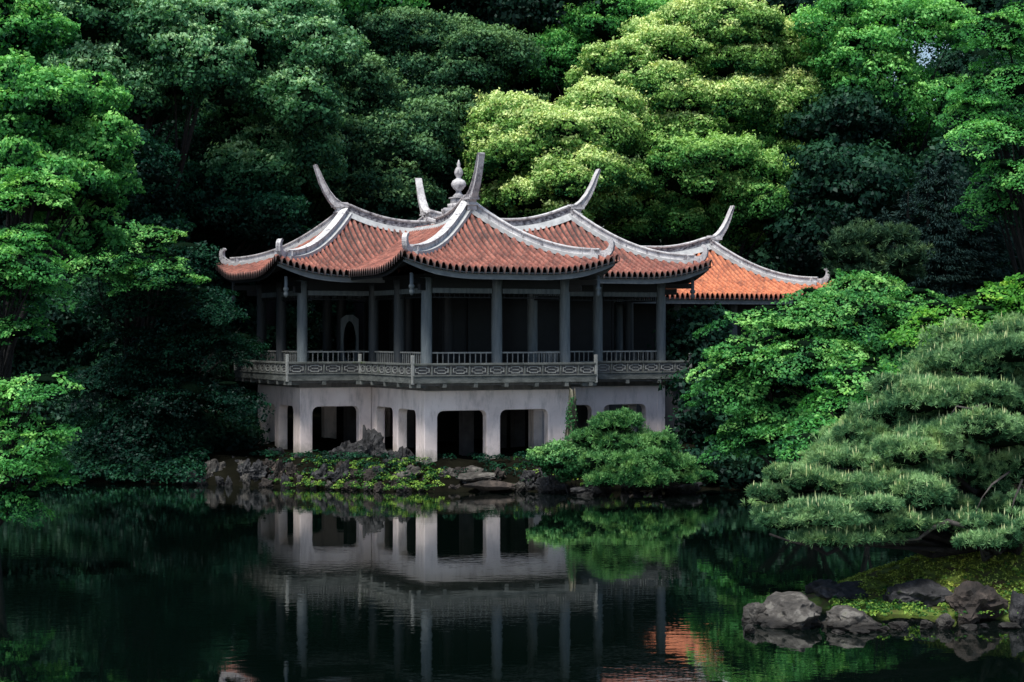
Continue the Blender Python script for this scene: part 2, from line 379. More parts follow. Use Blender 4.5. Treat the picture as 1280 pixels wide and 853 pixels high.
def arm_meshes(tag_, E, yE, y_end, zp, tilem, cx=0., rise_c=.35, horn=1.0):
    """all roof pieces of one wing, in the wing's own frame (outward = -y, ridge at x = 0)"""
    out = {}
    cs, qs, ks, n = [], [], [], 0
    for kind, s_ in (('end', 1), ('side', 1), ('side', -1)):
        c_, q_, k_ = tile_face(kind, E, yE, y_end, zp, s_)
        cs.append(c_); qs.append(q_+n); ks.append(k_); n += len(c_)
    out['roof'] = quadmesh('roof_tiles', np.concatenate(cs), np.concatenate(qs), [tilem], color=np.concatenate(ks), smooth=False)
    out['soffit'] = sheet(E, yE, y_end, zp, .14, E).mesh('soffit', M['wood_dark'])
    for key, wh in (('e', ('end', 1)), ('r', ('side', 1)), ('l', ('side', -1))):
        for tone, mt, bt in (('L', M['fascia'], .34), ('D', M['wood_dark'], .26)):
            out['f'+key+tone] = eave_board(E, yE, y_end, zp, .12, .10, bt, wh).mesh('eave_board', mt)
    zr = lambda y: float(zroof(np.array(y-yE), np.array(E), E, *zp))
    ya = yE+E
    # main ridge
    pts = []; hh = []
    N = 22
    for i in range(N+1):
        y = y_end+(ya-y_end)*i/N
        k = max(0, 1-(y_end-y)/2.6) if rise_c else 0
        pts.append((cx*k*k*(3-2*k), y, zr(y)+rise_c*k*k)); hh.append((.27, .38))
    z0 = zr(ya)
    for dy, dz, w_, h_ in ((-.22, .08, .28, .36), (-.44, .23, .26, .27), (-.66, .47, .25, .21), (-.86, .78, .25, .165), (-1.02, 1.12, .25, .125), (-1.14, 1.47, .26, .08), (-1.24, 1.78, .28, .025)):
        pts.append((0, ya+dy*horn, z0+dz*horn)); hh.append((w_*(1-.22*dz/1.78), h_*horn))
    mb = MB(); mb.sweep(pts, (1, 0, 0), lambda i: beam_prof(*hh[i]))
    out['ridge'] = mb.mesh('main_ridge', M['plaster'])
    mb = MB(); mb.sweep(pts[:N+3], (1, 0, 0), lambda i: [(-hh[i][0]*.42, hh[i][1]*.25), (hh[i][0]*.42, hh[i][1]*.25), (hh[i][0]*.42, hh[i][1]*.72), (-hh[i][0]*.42, hh[i][1]*.72)])
    out['panel'] = mb.mesh('carved_panel', M['carved'])
    mb = MB()      # pedestal below the horn
    for a, b, c1, c2 in ((.17, .42, -.12, .04), (.22, .47, .04, .09), (.15, .44, .09, .24), (.21, .56, .24, .30), (.16, .60, .30, .42)):
        mb.box(-a, a, ya-b, ya-.02, z0+c1, z0+c2)
    out['pedestal'] = mb.mesh('ridge_pedestal', M['plaster'])
    # hips
    dg = Vector((1, -1, 0)).normalized()
    hip = {}; fl = MB(); hk = {}
    pts = []; N = 20; pf = []
    for i in range(N+1):
        d = E*.985+(.50-E*.985)*i/N
        z = float(zroof(np.array(d), np.array(d), E, *zp))
        pts.append((E-d, yE+d, z+.06)); pf.append((E-d, yE+d, z+.045))
    nb = len(pts)
    e = Vector(pts[-1]); last = e
    curl = [(.14, .0), (.26, .045), (.36, .12), (.43, .23), (.46, .36), (.45, .48), (.40, .57), (.32, .60), (.27, .56)]
    hsz = [.26, .24, .22, .19, .16, .14, .12, .10, .07]
    for a, b in curl: pts.append(e+dg*a+Vector((0, 0, b)))
    hs = [(.21, .27)]*nb+[(.17, h_) for h_ in hsz]
    def pr(i):
        if i < nb: return beam_prof(*hs[i])
        w_, h_ = hs[i]; return [(-w_/2, -h_*.25), (w_/2, -h_*.25), (w_/2, h_*.6), (-w_/2, h_*.6)]
    for sx in (1, -1):
        hip[sx] = MB(); hk[sx] = MB()
        mx = lambda p: (p[0]*sx, p[1], p[2])
        side = Vector((1, 1, 0)).normalized(); side.x *= sx
        hip[sx].sweep([mx(p) for p in pts[:nb]], side, lambda i: beam_prof(*hs[i]))
        hk[sx].sweep([mx(p) for p in pts[nb-1:]], side, lambda i: [(-.085, -(hsz+[.05])[max(0, i-1)]*.3), (.085, -(hsz+[.05])[max(0, i-1)]*.3), (.085, (hsz+[.05])[max(0, i-1)]*.75), (-.085, (hsz+[.05])[max(0, i-1)]*.75)])
        fl.sweep([mx(p) for p in pf], side, lambda i: [(-.25, -.08), (.25, -.08), (.25, .06), (-.25, .06)])
        b = Vector(mx(pts[nb-2])); hk[sx].box(b.x-.13, b.x+.13, b.y-.13, b.y+.13, b.z-.1, b.z+.22)
    # white band along the ridge foot
    prs = [(0, yy, zr(yy)-.02) for yy in np.linspace(y_end, ya, 16)]
    fl.sweep(prs, (1, 0, 0), lambda i: [(-.34, -.12), (.34, -.12), (.2, .10), (-.2, .10)])
    out['hip1'] = hip[1].mesh('hip_ridge', M['plaster']); out['hook1'] = hk[1].mesh('hip_hook', M['plaster']); out['hip2'] = hip[-1].mesh('hip_ridge', M['plaster']); out['hook2'] = hk[-1].mesh('hip_hook', M['plaster']); out['flash'] = fl.mesh('ridge_flashing', M['white'])
    return out
ZP = (7.16, 1.78, .55, .50)
am = arm_meshes('wing', HW+OV, -(R+OV), OFF, ZP, M['tile'], cx=OFF)
DX = {0: 0, 1: 0, 2: -.9, 3: 0}
for k in range(4):
    # k=0 front wing, 1 right, 2 back, 3 left
    a = empty('wing_roof', (0, 0, 0)); a.parent = pav; a.rotation_euler = (0, 0, k*PI/2)
    sh = Vector(rot((-OFF, 0), k)); a.location = (sh.x+(DX[k]), sh.y, 0)
    for nm, key in (('roof_tiles', 'roof'), ('soffit', 'soffit'), ('main_ridge', 'ridge'), ('carved_panel', 'panel'), ('ridge_pedestal', 'pedestal'), ('hip_ridge', 'hip1'), ('hip_hook', 'hook1'), ('hip_ridge', 'hip2'), ('hip_hook', 'hook2'), ('ridge_flashing', 'flash')):
        link(nm, am[key], a)
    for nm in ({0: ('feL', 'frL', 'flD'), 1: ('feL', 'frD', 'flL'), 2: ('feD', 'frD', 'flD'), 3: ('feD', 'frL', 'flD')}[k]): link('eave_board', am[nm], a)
# finial over the crossing
mb = MB()
for hs_, z0, z1 in ((1.0, 8.3, 9.2), (.62, 9.2, 9.75), (.40, 9.75, 9.95), (.30, 9.95, 10.15), (.36, 10.15, 10.2)): mb.box(-hs_, hs_, -hs_, hs_, z0, z1)
mb.lathe([(.24, 10.2), (.27, 10.26), (.14, 10.36), (.12, 10.44), (.24, 10.54), (.34, 10.66), (.35, 10.74), (.28, 10.86), (.12, 10.94), (.11, 11.0), (.19, 11.1), (.21, 11.2), (.14, 11.34), (.07, 11.42), (.09, 11.5), (.05, 11.6), (.015, 11.68)], 0, 0, 18)
mb.v = [(x*.8, y*.8, 9.2+(z-9.2)*.94) for x, y, z in mb.v]
mb.build('finial', M['plaster'], pav, True)

# ---- ceiling, lintels, floor
def ngon_slab(off, z0, z1, name, mat):
    pp = perim(off); n = len(pp)
    MB().add([(x, y, z) for z in (z0, z1) for x, y in pp], [tuple(range(n))[::-1], tuple(range(n, 2*n))]+[(i, (i+1) % n, n+(i+1) % n, n+i) for i in range(n)]).build(name, mat, pav)
ngon_slab(.12, Z_TOP, 7.06, 'ceiling', M['wood_dark'])
ngon_slab(.72, Z_FLOOR-.10, Z_FLOOR+.06, 'balcony_floor', M['slab'])
ngon_slab(.16, Z_SLAB+.004, Z_FLOOR-.104, 'floor_edge', M['slab'])

EDGES = [(i, (i+1) % 12) for i in range(12)]
def bays(i):      # column positions along a side
    a = Vector(COLR[i]); b = Vector(COLR[(i+1) % 12]); L_ = (b-a).length; n = 1 if L_ < 3 else 2
    return a, b, n
colpos = []
for i in range(12):
    a, b, n = bays(i)
    for k in range(n): colpos.append(a+(b-a)*k/n)
cm = MB().lathe([(.24, Z_FLOOR+.05), (.24, Z_FLOOR+.2), (.185, Z_FLOOR+.26), (.185, 5.2), (.175, Z_LINT+.2), (.2, Z_TOP-.02)], 0, 0, 20).mesh('column', M['column'], True)
M['column_shaded'] = stained('shaded_column', [(.3, (.018, .022, .026)), (.7, (.04, .048, .053))], 3, (3, 3, .4), .55, 30, .3)  # column colour darkened, shade painted onto the side and rear columns
cmd2 = cm.copy(); cmd2.materials.clear(); cmd2.materials.append(M['column_shaded'])
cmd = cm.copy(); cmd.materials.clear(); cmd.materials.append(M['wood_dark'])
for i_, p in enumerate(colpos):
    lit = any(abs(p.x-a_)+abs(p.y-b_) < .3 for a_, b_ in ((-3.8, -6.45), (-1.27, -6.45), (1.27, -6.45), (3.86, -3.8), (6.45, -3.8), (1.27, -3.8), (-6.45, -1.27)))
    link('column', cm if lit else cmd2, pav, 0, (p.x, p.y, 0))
# inner posts of the hall (darker, deeper)
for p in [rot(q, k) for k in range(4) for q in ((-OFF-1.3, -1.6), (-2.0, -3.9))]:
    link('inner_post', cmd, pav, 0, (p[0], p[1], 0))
for i in range(12):
    a, b, n = bays(i); d = (b-a).normalized()
    for k in range(n):
        p = a+(b-a)*k/n+d*.19; q = a+(b-a)*(k+1)/n-d*.19
        mb = MB().bar(p, q, .12, Z_LINT, Z_LINT+.17); 
        mb.build('lintel', M['column'], pav, bevel=.01)
        m2 = MB().bar(p, q, .08, Z_LINT+.175, Z_TOP-.004)
        # hanging fretwork under the lintel
        m2.bar(p, q, .04, Z_LINT-.16, Z_LINT-.12)
        L_ = (q-p).length; nn = int(L_/.18)
        for j in range(nn+1):
            c_ = p+(q-p)*(j+.5)/(nn+1); m2.bar(c_-d*.012, c_+d*.012, .03, Z_LINT-.119, Z_LINT-.003)
        m2.build('frieze_board', M['wood_dark'], pav)
        # inner railing
        rl = MB().bar(p, q, .075, Z_RAIL-.05, Z_RAIL); rl.bar(p, q, .06, Z_FLOOR+.12, Z_FLOOR+.17)
        nn = int(round(L_/.19))
        for j in range(1, nn):
            c_ = p+(q-p)*j/nn; rl.bar(c_-d*.014, c_+d*.014, .03, Z_FLOOR+.171, Z_RAIL-.051)
        rl.build('railing', M['rail'], pav)

# ---- balcony parapet with fret panels
BO = perim(.79)
for i in range(12):
    a = Vector(BO[i]); b = Vector(BO[(i+1) % 12]); d = (b-a).normalized(); nrm = Vector((d.y, -d.x)); L_ = (b-a).length
    par = empty('parapet', (0, 0, 0)); par.parent = pav
    mb = MB().bar(a, b, .10, Z_FLOOR-.02, Z_FLOOR+.20).bar(a+d*.01, b-d*.01, .12, Z_BT-.07, Z_BT)
    mb.bar(a-nrm*.0+nrm*.02, b+nrm*.02, .11, Z_FLOOR+.205, Z_FLOOR+.25)
    n = max(3, int(round(L_/.66)))
    for j in range(n+1):
        c_ = a+(b-a)*j/n; c0 = c_-d*.03; c1 = c_+d*.03
        mb.bar(c0, c1, .085, Z_FLOOR+.251, Z_BT-.071)
    MB().bar(a-nrm*.03+d*.03, b-nrm*.03-d*.03, .02, Z_FLOOR+.251, Z_BT-.071).build('backing_board', M['slab'], par)
    mb.build('parapet_frame', M['balc'], par, bevel=.008)
    fr = MB(); zb, zt = Z_FLOOR+.29, Z_BT-.11; zm = (zb+zt)/2
    for j in range(n):
        p = a+(b-a)*j/n+d*.08; q = a+(b-a)*(j+1)/n-d*.08; pq = (q-p).length
        ex = .10; zq = (zt-zb)*.30
        fr.bar(p+d*ex, q-d*ex, .05, zb, zb+.028).bar(p+d*ex, q-d*ex, .05, zt-.028, zt)
        fr.bar(p, p+d*.028, .05, zb+zq, zt-zq).bar(q-d*.028, q, .05, zb+zq, zt-zq)
        for e0, sg in ((p, 1), (q, -1)):
            fr.bar(e0+d*sg*.0, e0+d*sg*(ex+.02), .05, zb+zq-.024, zb+zq-.001).bar(e0, e0+d*sg*(ex+.02), .05, zt-zq+.001, zt-zq+.024)
            fr.bar(e0+d*sg*ex, e0+d*sg*(ex+.024), .046, zb+.029, zb+zq-.025).bar(e0+d*sg*ex, e0+d*sg*(ex+.024), .046, zt-zq+.025, zt-.029)
        fr.bar(p+d*.13, q-d*.13, .04, zm-.010, zm+.010)
    fr.build('fret_panel', M['rail'], par)
    bk = MB()
    nb_ = max(2, int(round(L_/1.16)))
    for j in range(nb_+1):
        c_ = a+(b-a)*min(max(j/nb_, .03), .97)
        bk.bar(c_-nrm*.5, c_+nrm*.04, .14, Z_FLOOR-.16, Z_FLOOR-.022)
    bk.build('bracket', M['balc'], par)
# corner posts of the parapet
for i, p in enumerate(BO):
    MB().box(p[0]-.05, p[0]+.05, p[1]-.05, p[1]+.05, Z_FLOOR-.05, Z_BT+.26).build('corner_post', M['rail'], pav, bevel=.01)
# hanging lotus posts under the eave corners
PO = perim(.85)
for i in range(12):
    if i % 3 == 2: continue
    x, y = PO[i]; q = COLR[i]
    mb = MB().lathe([(.03, 6.32), (.075, 6.38), (.09, 6.46), (.05, 6.52), (.10, 6.58), (.10, 6.64), (.06, 6.68), (.06, 7.05)], x, y, 10)
    mb.build('hanging_pendant', M['column'], pav, True)
    mb = MB().bar(q, (x, y), .10, 6.72, 6.90); mb.bar(q, ((x+q[0])/2, (y+q[1])/2), .09, 6.5, 6.716); mb.build('eave_bracket', M['wood_dark'], pav)

# ---- arcaded base
TK = .34
BP = perim(.12)
def wall_poly(L_, n, cor):
    e0 = .46; out = []
    pitch = L_/n; half = .25
    pts = [(0, Z_BASE), (0, Z_SLAB), (L_, Z_SLAB), (L_, Z_BASE)]
    notch = []
    for k in range(n-1, -1, -1):
        x0 = k*pitch+(e0 if k == 0 else half); x1 = (k+1)*pitch-(e0 if k == n-1 else half)
        r = .20
        notch += [(x1, Z_BASE), (x1, Z_ARCH-r), (x1-.03, Z_ARCH-.10), (x1-.10, Z_ARCH-.03), (x1-r, Z_ARCH), (x0+r, Z_ARCH), (x0+.10, Z_ARCH-.03), (x0+.03, Z_ARCH-.10), (x0, Z_ARCH-r), (x0, Z_BASE)]
    return pts+notch
for i in range(12):
    a = Vector(BP[i]); b = Vector(BP[(i+1) % 12]); d = (b-a).normalized(); inn = Vector((-d.y, d.x))
    # keep wall ends from overlapping: convex ends lose the thickness on the far end, reflex ends stop short
    conv_b = (i+1) % 3 != 2; conv_a = i % 3 != 2
    if conv_b: b = b-d*TK if True else b
    if not conv_b: b = b
    if not conv_a: a = a+d*0.0
    L_ = (b-a).length; n = 1 if (Vector(BP[(i+1) % 12])-Vector(BP[i])).length < 3 else 2
    poly = wall_poly(L_, n, None); m_ = len(poly)
    vs = [(*(a+d*s+inn*0)[:], z) for s, z in poly]+[(*(a+d*s+inn*TK)[:], z) for s, z in poly]
    fs = [tuple(range(m_)), tuple(range(m_, 2*m_))[::-1]]+[(k, (k+1) % m_, m_+(k+1) % m_, m_+k) for k in range(m_)]
    MB().add(vs, fs).build('base_wall', M['concrete'], pav, bevel=.018)
# piers inside the arcade
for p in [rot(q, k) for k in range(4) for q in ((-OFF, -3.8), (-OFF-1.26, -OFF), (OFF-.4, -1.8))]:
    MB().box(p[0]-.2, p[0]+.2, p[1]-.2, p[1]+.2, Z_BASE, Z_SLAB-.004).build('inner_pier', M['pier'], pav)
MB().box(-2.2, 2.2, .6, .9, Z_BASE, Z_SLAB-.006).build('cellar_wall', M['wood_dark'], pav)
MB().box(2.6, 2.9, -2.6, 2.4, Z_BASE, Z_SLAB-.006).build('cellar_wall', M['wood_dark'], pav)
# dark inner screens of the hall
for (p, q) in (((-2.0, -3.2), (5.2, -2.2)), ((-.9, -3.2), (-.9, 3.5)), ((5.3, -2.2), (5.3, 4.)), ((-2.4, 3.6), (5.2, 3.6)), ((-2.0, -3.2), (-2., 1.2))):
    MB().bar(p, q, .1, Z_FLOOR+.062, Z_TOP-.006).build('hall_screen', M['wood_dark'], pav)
# panel with oval opening in the left wing
def oval_panel():
    n = 28; w_, h_ = .34, 2.25; vs = []; fs = []
    def rect(t):
        c, s = math.cos(t), math.sin(t); k = min(w_/max(abs(c), 1e-6), (h_/2)/max(abs(s), 1e-6)); return c*k, s*k
    for y in (-.03, .03):
        for k in range(n):
            t = 2*PI*(k+.5)/n; x, z = rect(t); vs.append((x, y, z)); vs.append((.25*math.cos(t), y, .12+.78*math.sin(t)))
    for k in range(n):
        a_, b_ = 2*k, 2*((k+1) % n); o_ = 2*n
        fs += [(a_, b_, b_+1, a_+1), (o_+a_+1, o_+b_+1, o_+b_, o_+a_), (a_+1, b_+1, o_+b_+1, o_+a_+1), (a_, o_+a_, o_+b_, b_)]
    me = MB().add(vs, fs).mesh('oval_panel', M['column']); o = link('oval_door', me, pav)
    return o
od = oval_panel()
# local position from the photo pixel (437, 417) at a depth inside the left wing
def to_local(px, D):
    q = Vector(((px-640)/F*D, D))-PC.xy; c, s = math.cos(TH), math.sin(TH)
    return Vector((q.x*c+q.y*s, -q.x*s+q.y*c))
lp = to_local(437, 67.2); od.location = (lp.x, lp.y, Z_FLOOR+.06+1.13)

# ---- rear gallery with bright orange roof
g_c = to_local(885, 76.0)
c, s = math.cos(TH), math.sin(TH)
def loc2w(p): return Vector((PC.x+p[0]*c-p[1]*s, PC.y+p[0]*s+p[1]*c, 0))
E2 = 3.75
GD = loc2w((g_c.x-1., g_c.y))
gal = empty('gallery', GD, TH+PI/2)
tag(gal, 'lower side hall with bright orange tiled roof behind the right maple', 'hall')
ga = arm_meshes('gallery', E2, -1.-E2, 8.5, (6.56, 1.75, .45, .55), M['tile_orange'], cx=0, rise_c=0, horn=.95)
for nm, key in (('roof_tiles', 'roof'), ('soffit', 'soffit'), ('main_ridge', 'ridge'), ('carved_panel', 'panel'), ('ridge_pedestal', 'pedestal'), ('hip_ridge', 'hip1'), ('hip_hook', 'hook1'), ('hip_ridge', 'hip2'), ('hip_hook', 'hook2'), ('ridge_flashing', 'flash')):
    link(nm, ga[key], gal)
for nm in ('feL', 'frD', 'flL'): link('eave_board', ga[nm], gal)
for sx in (-1, 1):
    for k in range(5):
        link('column', cm, gal, 0, (sx*2.5, -3.3+2.6*k, -.6))
    MB().box(sx*2.2-.05, sx*2.2+.05, -3.0, 8.0, .3, 6.6).build('hall_wall', M['wood_dark'], gal)
MB().box(-2.5, 2.5, -3.3, 8.2, .3, 2.86).build('hall_base', M['slab'], gal)

# ================================================================== GROUND AND WATER
SHX = [-400, -60, -34, -20, -16, -10.5, -7.5, -4.2, 0, 3, 7, 10.5, 14, 18, 26, 60, 400]
SHY = [25, 25, 38, 52, 62.5, 61.2, 60.2, 58.6, 58.4, 58.8, 59.4, 60.0, 58.5, 50, 44, 40, 40]
def shore(x): return np.interp(x, SHX, SHY)
def gz(x, y):
    x = np.asarray(x, float); y = np.asarray(y, float)
    dsh = y-shore(x); near = 6-y
    d = np.maximum(dsh, near)
    z = np.where(d < 0, np.maximum(-1.2, d*.8), np.minimum(d*.45, .85))
    z = np.where((dsh > 3), .85+np.clip((dsh-3)*.03, 0, 4), z)
    z = np.where(near > 2, np.minimum(.85+(near-2)*.6, 3.2), z)
    return z
def gzf(x, y): return float(gz(x, y))
xs = np.unique(np.concatenate([np.linspace(-600, -40, 20), np.linspace(-40, 40, 161), np.linspace(40, 600, 20)]))
ys = np.unique(np.concatenate([np.linspace(-200, 0, 12), np.linspace(0, 40, 30), np.linspace(40, 90, 120), np.linspace(90, 900, 30)]))
X, Y = np.meshgrid(xs, ys, indexing='ij')
Z = gz(X, Y)+.12*np.sin(X*1.7+np.sin(Y*1.1)*2)*np.sin(Y*1.9+np.cos(X*.8)*1.5)*(np.abs(X) < 40)
nj = len(ys); i, j = np.meshgrid(np.arange(len(xs)-1), np.arange(nj-1), indexing='ij'); a = (i*nj+j).ravel()
go = link('ground', quadmesh('ground', np.stack([X, Y, Z], -1).reshape(-1, 3), np.stack([a, a+nj, a+nj+1, a+1], -1), [M['ground']], smooth=True))
tag(go, 'dark woodland soil of the pond bank', 'ground', kind='structure')
wo = MB().add([(-300, 2, 0), (300, 2, 0), (300, 120, 0), (-300, 120, 0)], [(0, 1, 2, 3)]).build('water', M['water'])
tag(wo, 'dark still pond reflecting the pavilion and trees', 'pond', kind='structure')

# islet under the pine
def islet_z(x, y):
    dx = (x-14.3)/9.2; dy = (y-34.6)/3.1
    r = math.sqrt(dx*dx+dy*dy)
    n_ = noise.noise(Vector((x*.7, y*.7, 3)))*.16
    return (1-r)*2.6+n_ if r > .6 else 1.04+n_
mb = MB(); NX, NY = 90, 50; vs = []
for i in range(NX+1):
    for j in range(NY+1):
        x = 3.2+21*i/NX; y = 30.6+8*j/NY; z = islet_z(x, y); z = max(-.6, min(z, .95+.1*noise.noise(Vector((x, y, 0)))))
        vs.append((x, y, z))
fs = [(i*(NY+1)+j, (i+1)*(NY+1)+j, (i+1)*(NY+1)+j+1, i*(NY+1)+j+1) for i in range(NX) for j in range(NY)]
isl = mb.add(vs, fs).build('islet', M['moss'], None, True)
tag(isl, 'low mossy spit of ground reaching into the pond below the pine', 'ground', kind='structure')

# ================================================================== VEGETATION
def unit(v): return v/np.maximum(np.linalg.norm(v, axis=1, keepdims=True), 1e-9)
def leaf_arrays(C, N, l, w_, rg, T=None, fold=.25):
    n = len(C)
    if T is None: T = unit(np.cross(N, rg.normal(size=(n, 3))))
    else: T = unit(T)
    B = unit(np.cross(N, T)); N2 = unit(np.cross(T, B))
    l = np.broadcast_to(l, n)[:, None]; w_ = np.broadcast_to(w_, n)[:, None]
    f = N2*w_*fold
    return np.stack([C-T*l*.5, C+B*w_*.5+f, C+T*l*.5, C-B*w_*.5+f], 1).reshape(-1, 3)
def leaf_mesh(name, V, tint, mats, mi=None):
    n = len(V)//4
    return quadmesh(name, V, np.arange(n*4).reshape(n, 4), mats, attr=np.repeat(tint, 4), midx=mi)

def fib(n, rg):
    k = np.arange(n)+rg.random(); z = 1-2*(k+.5)/max(n, 1) if n else k; z = np.clip(z, -1, 1)
    ph = k*2.399963; r = np.sqrt(np.clip(1-z*z, 0, 1))
    return np.stack([r*np.cos(ph), r*np.sin(ph), z], -1)
def core_quads(lobes, rg, k=.80):
    """lumpy closed inner bodies; returns verts, quads"""
    VV, QQ, n0 = [], [], 0
    nu, nv = 18, 12
    for c_, r_ in lobes:
        u = np.linspace(0, 2*PI, nu, endpoint=False); v = np.linspace(.02, PI-.02, nv)
        U, W = np.meshgrid(u, v, indexing='ij')
        a1, a2, a3 = rg.random(3)*6
        b = k*(1+.10*np.sin(3*U+a1)*np.sin(2*W+a2)+.07*np.sin(5*U+a3)*np.sin(4*W))
        p = np.stack([np.cos(U)*np.sin(W)*b*r_[0]+c_[0], np.sin(U)*np.sin(W)*b*r_[1]+c_[1], np.cos(W)*b*r_[2]+c_[2]], -1).reshape(-1, 3)
        i, j = np.meshgrid(np.arange(nu), np.arange(nv-1), indexing='ij'); a = (i*nv+j).ravel(); bq = (((i+1) % nu)*nv+j).ravel()
        VV.append(p); QQ.append(np.stack([a, bq, bq+1, a+1], -1)+n0); n0 += len(p)
    return np.concatenate(VV), np.concatenate(QQ)

STY = {  # clump radius, flatness, spacing, leaf length, width, leaves per m2, normals, core
 'broad':  dict(cr=.50, fl=.75, sp=1.0, l=.16, w=.095, den=200, nrm=(.7, .3, .7), core=.80),
 'far':    dict(cr=.85, fl=.65, sp=1.0, l=.26, w=.16, den=80, nrm=(.75, .35, .6), core=.82),
 'caul':   dict(cr=.40, fl=.85, sp=1.0, l=.14, w=.08, den=260, nrm=(.75, .25, .75), core=.82),
 'maple':  dict(cr=.80, fl=.20, sp=.66, l=.105, w=.062, den=290, nrm=(.15, .9, .6), core=.62),
}
def sublobes(lobes, rg, n=7, k0=.80, maple=False):
    """break each mass into a body and several billows so that the outline is uneven"""
    out = []
    for c_, r_ in lobes:
        c_ = np.array(c_); r_ = np.array(r_); out.append((c_, r_*k0))
        d = unit(rg.normal(size=(n, 3))*np.array([1, .9, .9])+np.array([0, -.25, .35]))
        for v in d:
            f = rg.uniform(.16, .50); q = c_+v*r_*rg.uniform(.60, .86)
            out.append((q, r_*f*np.array([1.15, 1.1, .9 if not maple else .7])))
    return out
def foliage(lobes, sty, rg, leafs=1., dens=1., clumps=1.):
    s_ = dict(STY[sty]); cr0 = s_['cr']*clumps
    lob = [(np.array(c_, float), np.array(r_, float)) for c_, r_ in lobes]
    Cs, Ns, Ts, Ls = [], [], [], []
    for li, (c_, r_) in enumerate(lob):
        area = 4*PI*(((r_[0]*r_[1])**1.6+(r_[0]*r_[2])**1.6+(r_[1]*r_[2])**1.6)/3)**(1/1.6)
        n = max(5, int(area/(cr0*s_['sp'])**2/1.5))
        dirs = unit(fib(n, rg)+rg.normal(size=(n, 3))*.16)
        depth = 1-np.abs(rg.normal(size=n))*.13
        if sty == 'maple': depth = 1-rg.random(n)**1.5*.35
        cc = c_+dirs*r_*depth[:, None]
        nn = unit(dirs/r_)
        keep = (nn[:, 2] > -.7) & ((nn[:, 1] < .35) | (rg.random(n) < .4))
        for lj, (c2, r2) in enumerate(lob):
            if lj != li: keep &= (((cc-c2)/r2)**2).sum(1) > .70
        cc, nn = cc[keep], nn[keep]
        lt = .22*(rg.random()-.5)
        for q, m_ in zip(cc, nn):
            cr = cr0*(.5+1.0*rg.random()**1.3)
            if sty == 'maple':
                k = int(s_['den']*dens*cr*cr*1.3/(leafs*leafs))
                h = np.array([m_[0], m_[1]])+rg.normal(size=2)*.35+np.array([0, -.15]); h = h/max(np.linalg.norm(h), 1e-6)
                sd_ = np.array([-h[1], h[0]])
                s1 = rg.random(k)**.8; wv = np.sin(PI*np.clip(s1, 0, 1)**.75)*.48+.06
                # three to five twig fingers
                nf = int(rg.integers(3, 6)); fx = (np.floor(rg.random(k)*nf)+.5)/nf*2-1
                lat = (fx*1.05+rg.normal(size=k)*.17)*wv*(.45+.75*s1)*2
                L0 = cr*1.9*(1-.25*np.abs(fx))
                dr = rg.uniform(.15, .95)
                x = h[0]*(s1-.35)*L0+sd_[0]*lat*cr; y = h[1]*(s1-.35)*L0+sd_[1]*lat*cr
                z = -dr*s1*s1*cr*1.2-np.abs(lat)*cr*.22+rg.normal(size=k)*cr*.045
                p = q+np.stack([x, y, z], -1)
                tl = dr*.9
                nr = unit(np.array([h[0]*tl, h[1]*tl, .85])+rg.normal(size=(k, 3))*s_['nrm'][2]*.85)
                Ts.append(np.clip(.36+lt+.30*(rg.random(k)-.5)+.35*(s1-.5)+.35*(rg.random()-.5)+.25*m_[2], 0, 1))  # tint lighter at spray tips and crown top, light painted into the leaves
            else:
                k = int(s_['den']*dens*2*PI*cr*cr*.62/(leafs*leafs))
                out_ = unit((m_+np.array([0, 0, .45]))[None])[0]
                dl = unit(rg.normal(size=(k, 3)))
                dt = dl@out_; flip = dt < -.2; dl[flip] = -dl[flip]; dt = dl@out_
                a1, a2, a3 = rg.random(3)*6
                lum = 1+.16*np.sin(dl[:, 0]*5+a1)+.13*np.sin(dl[:, 1]*6+a2)+.16*np.sin(dl[:, 2]*7+a3)
                rad = cr*lum*(.70+.38*rg.random(k)); ex_ = rg.random(k) < .10; rad = rad*np.where(ex_, rg.uniform(1.0, 1.45, k), 1); p = q+dl*rad[:, None]*np.array([1.1, 1.1, s_['fl']])
                nr = unit(dl*s_['nrm'][0]+out_*s_['nrm'][1]+rg.normal(size=(k, 3))*s_['nrm'][2])
                Ts.append(np.clip(.26+lt+.30*dl[:, 2]+.16*dt+.34*(rg.random(k)-.5)+.30*(rg.random()-.5)+.24*m_[2]+.25*(lum-1), 0, 1))  # painted highlights: leaf tint rises on the tops of clumps
            Cs.append(p); Ns.append(nr); Ls.append(.55+.95*rg.random(k)**1.6)
    C_ = np.concatenate(Cs); N_ = np.concatenate(Ns); T_ = np.concatenate(Ts); L_ = np.concatenate(Ls)
    V = leaf_arrays(C_, N_, s_['l']*leafs*L_, s_['w']*leafs*L_, rg)
    return V, T_, s_['core']
def px_lobes(lob, D, rg, squash=.95):
    out = []
    for l in lob:
        px, py, rx, ry = l[:4]; dd = l[4] if len(l) > 4 else rg.uniform(-1, 1)
        s_ = (D+dd)/F; p = P(px, py, D+dd); out.append(((p.x, p.y, p.z), (rx*s_, (rx+ry)/2*s_*squash, ry*s_)))
    return out
LEAFN = [0]
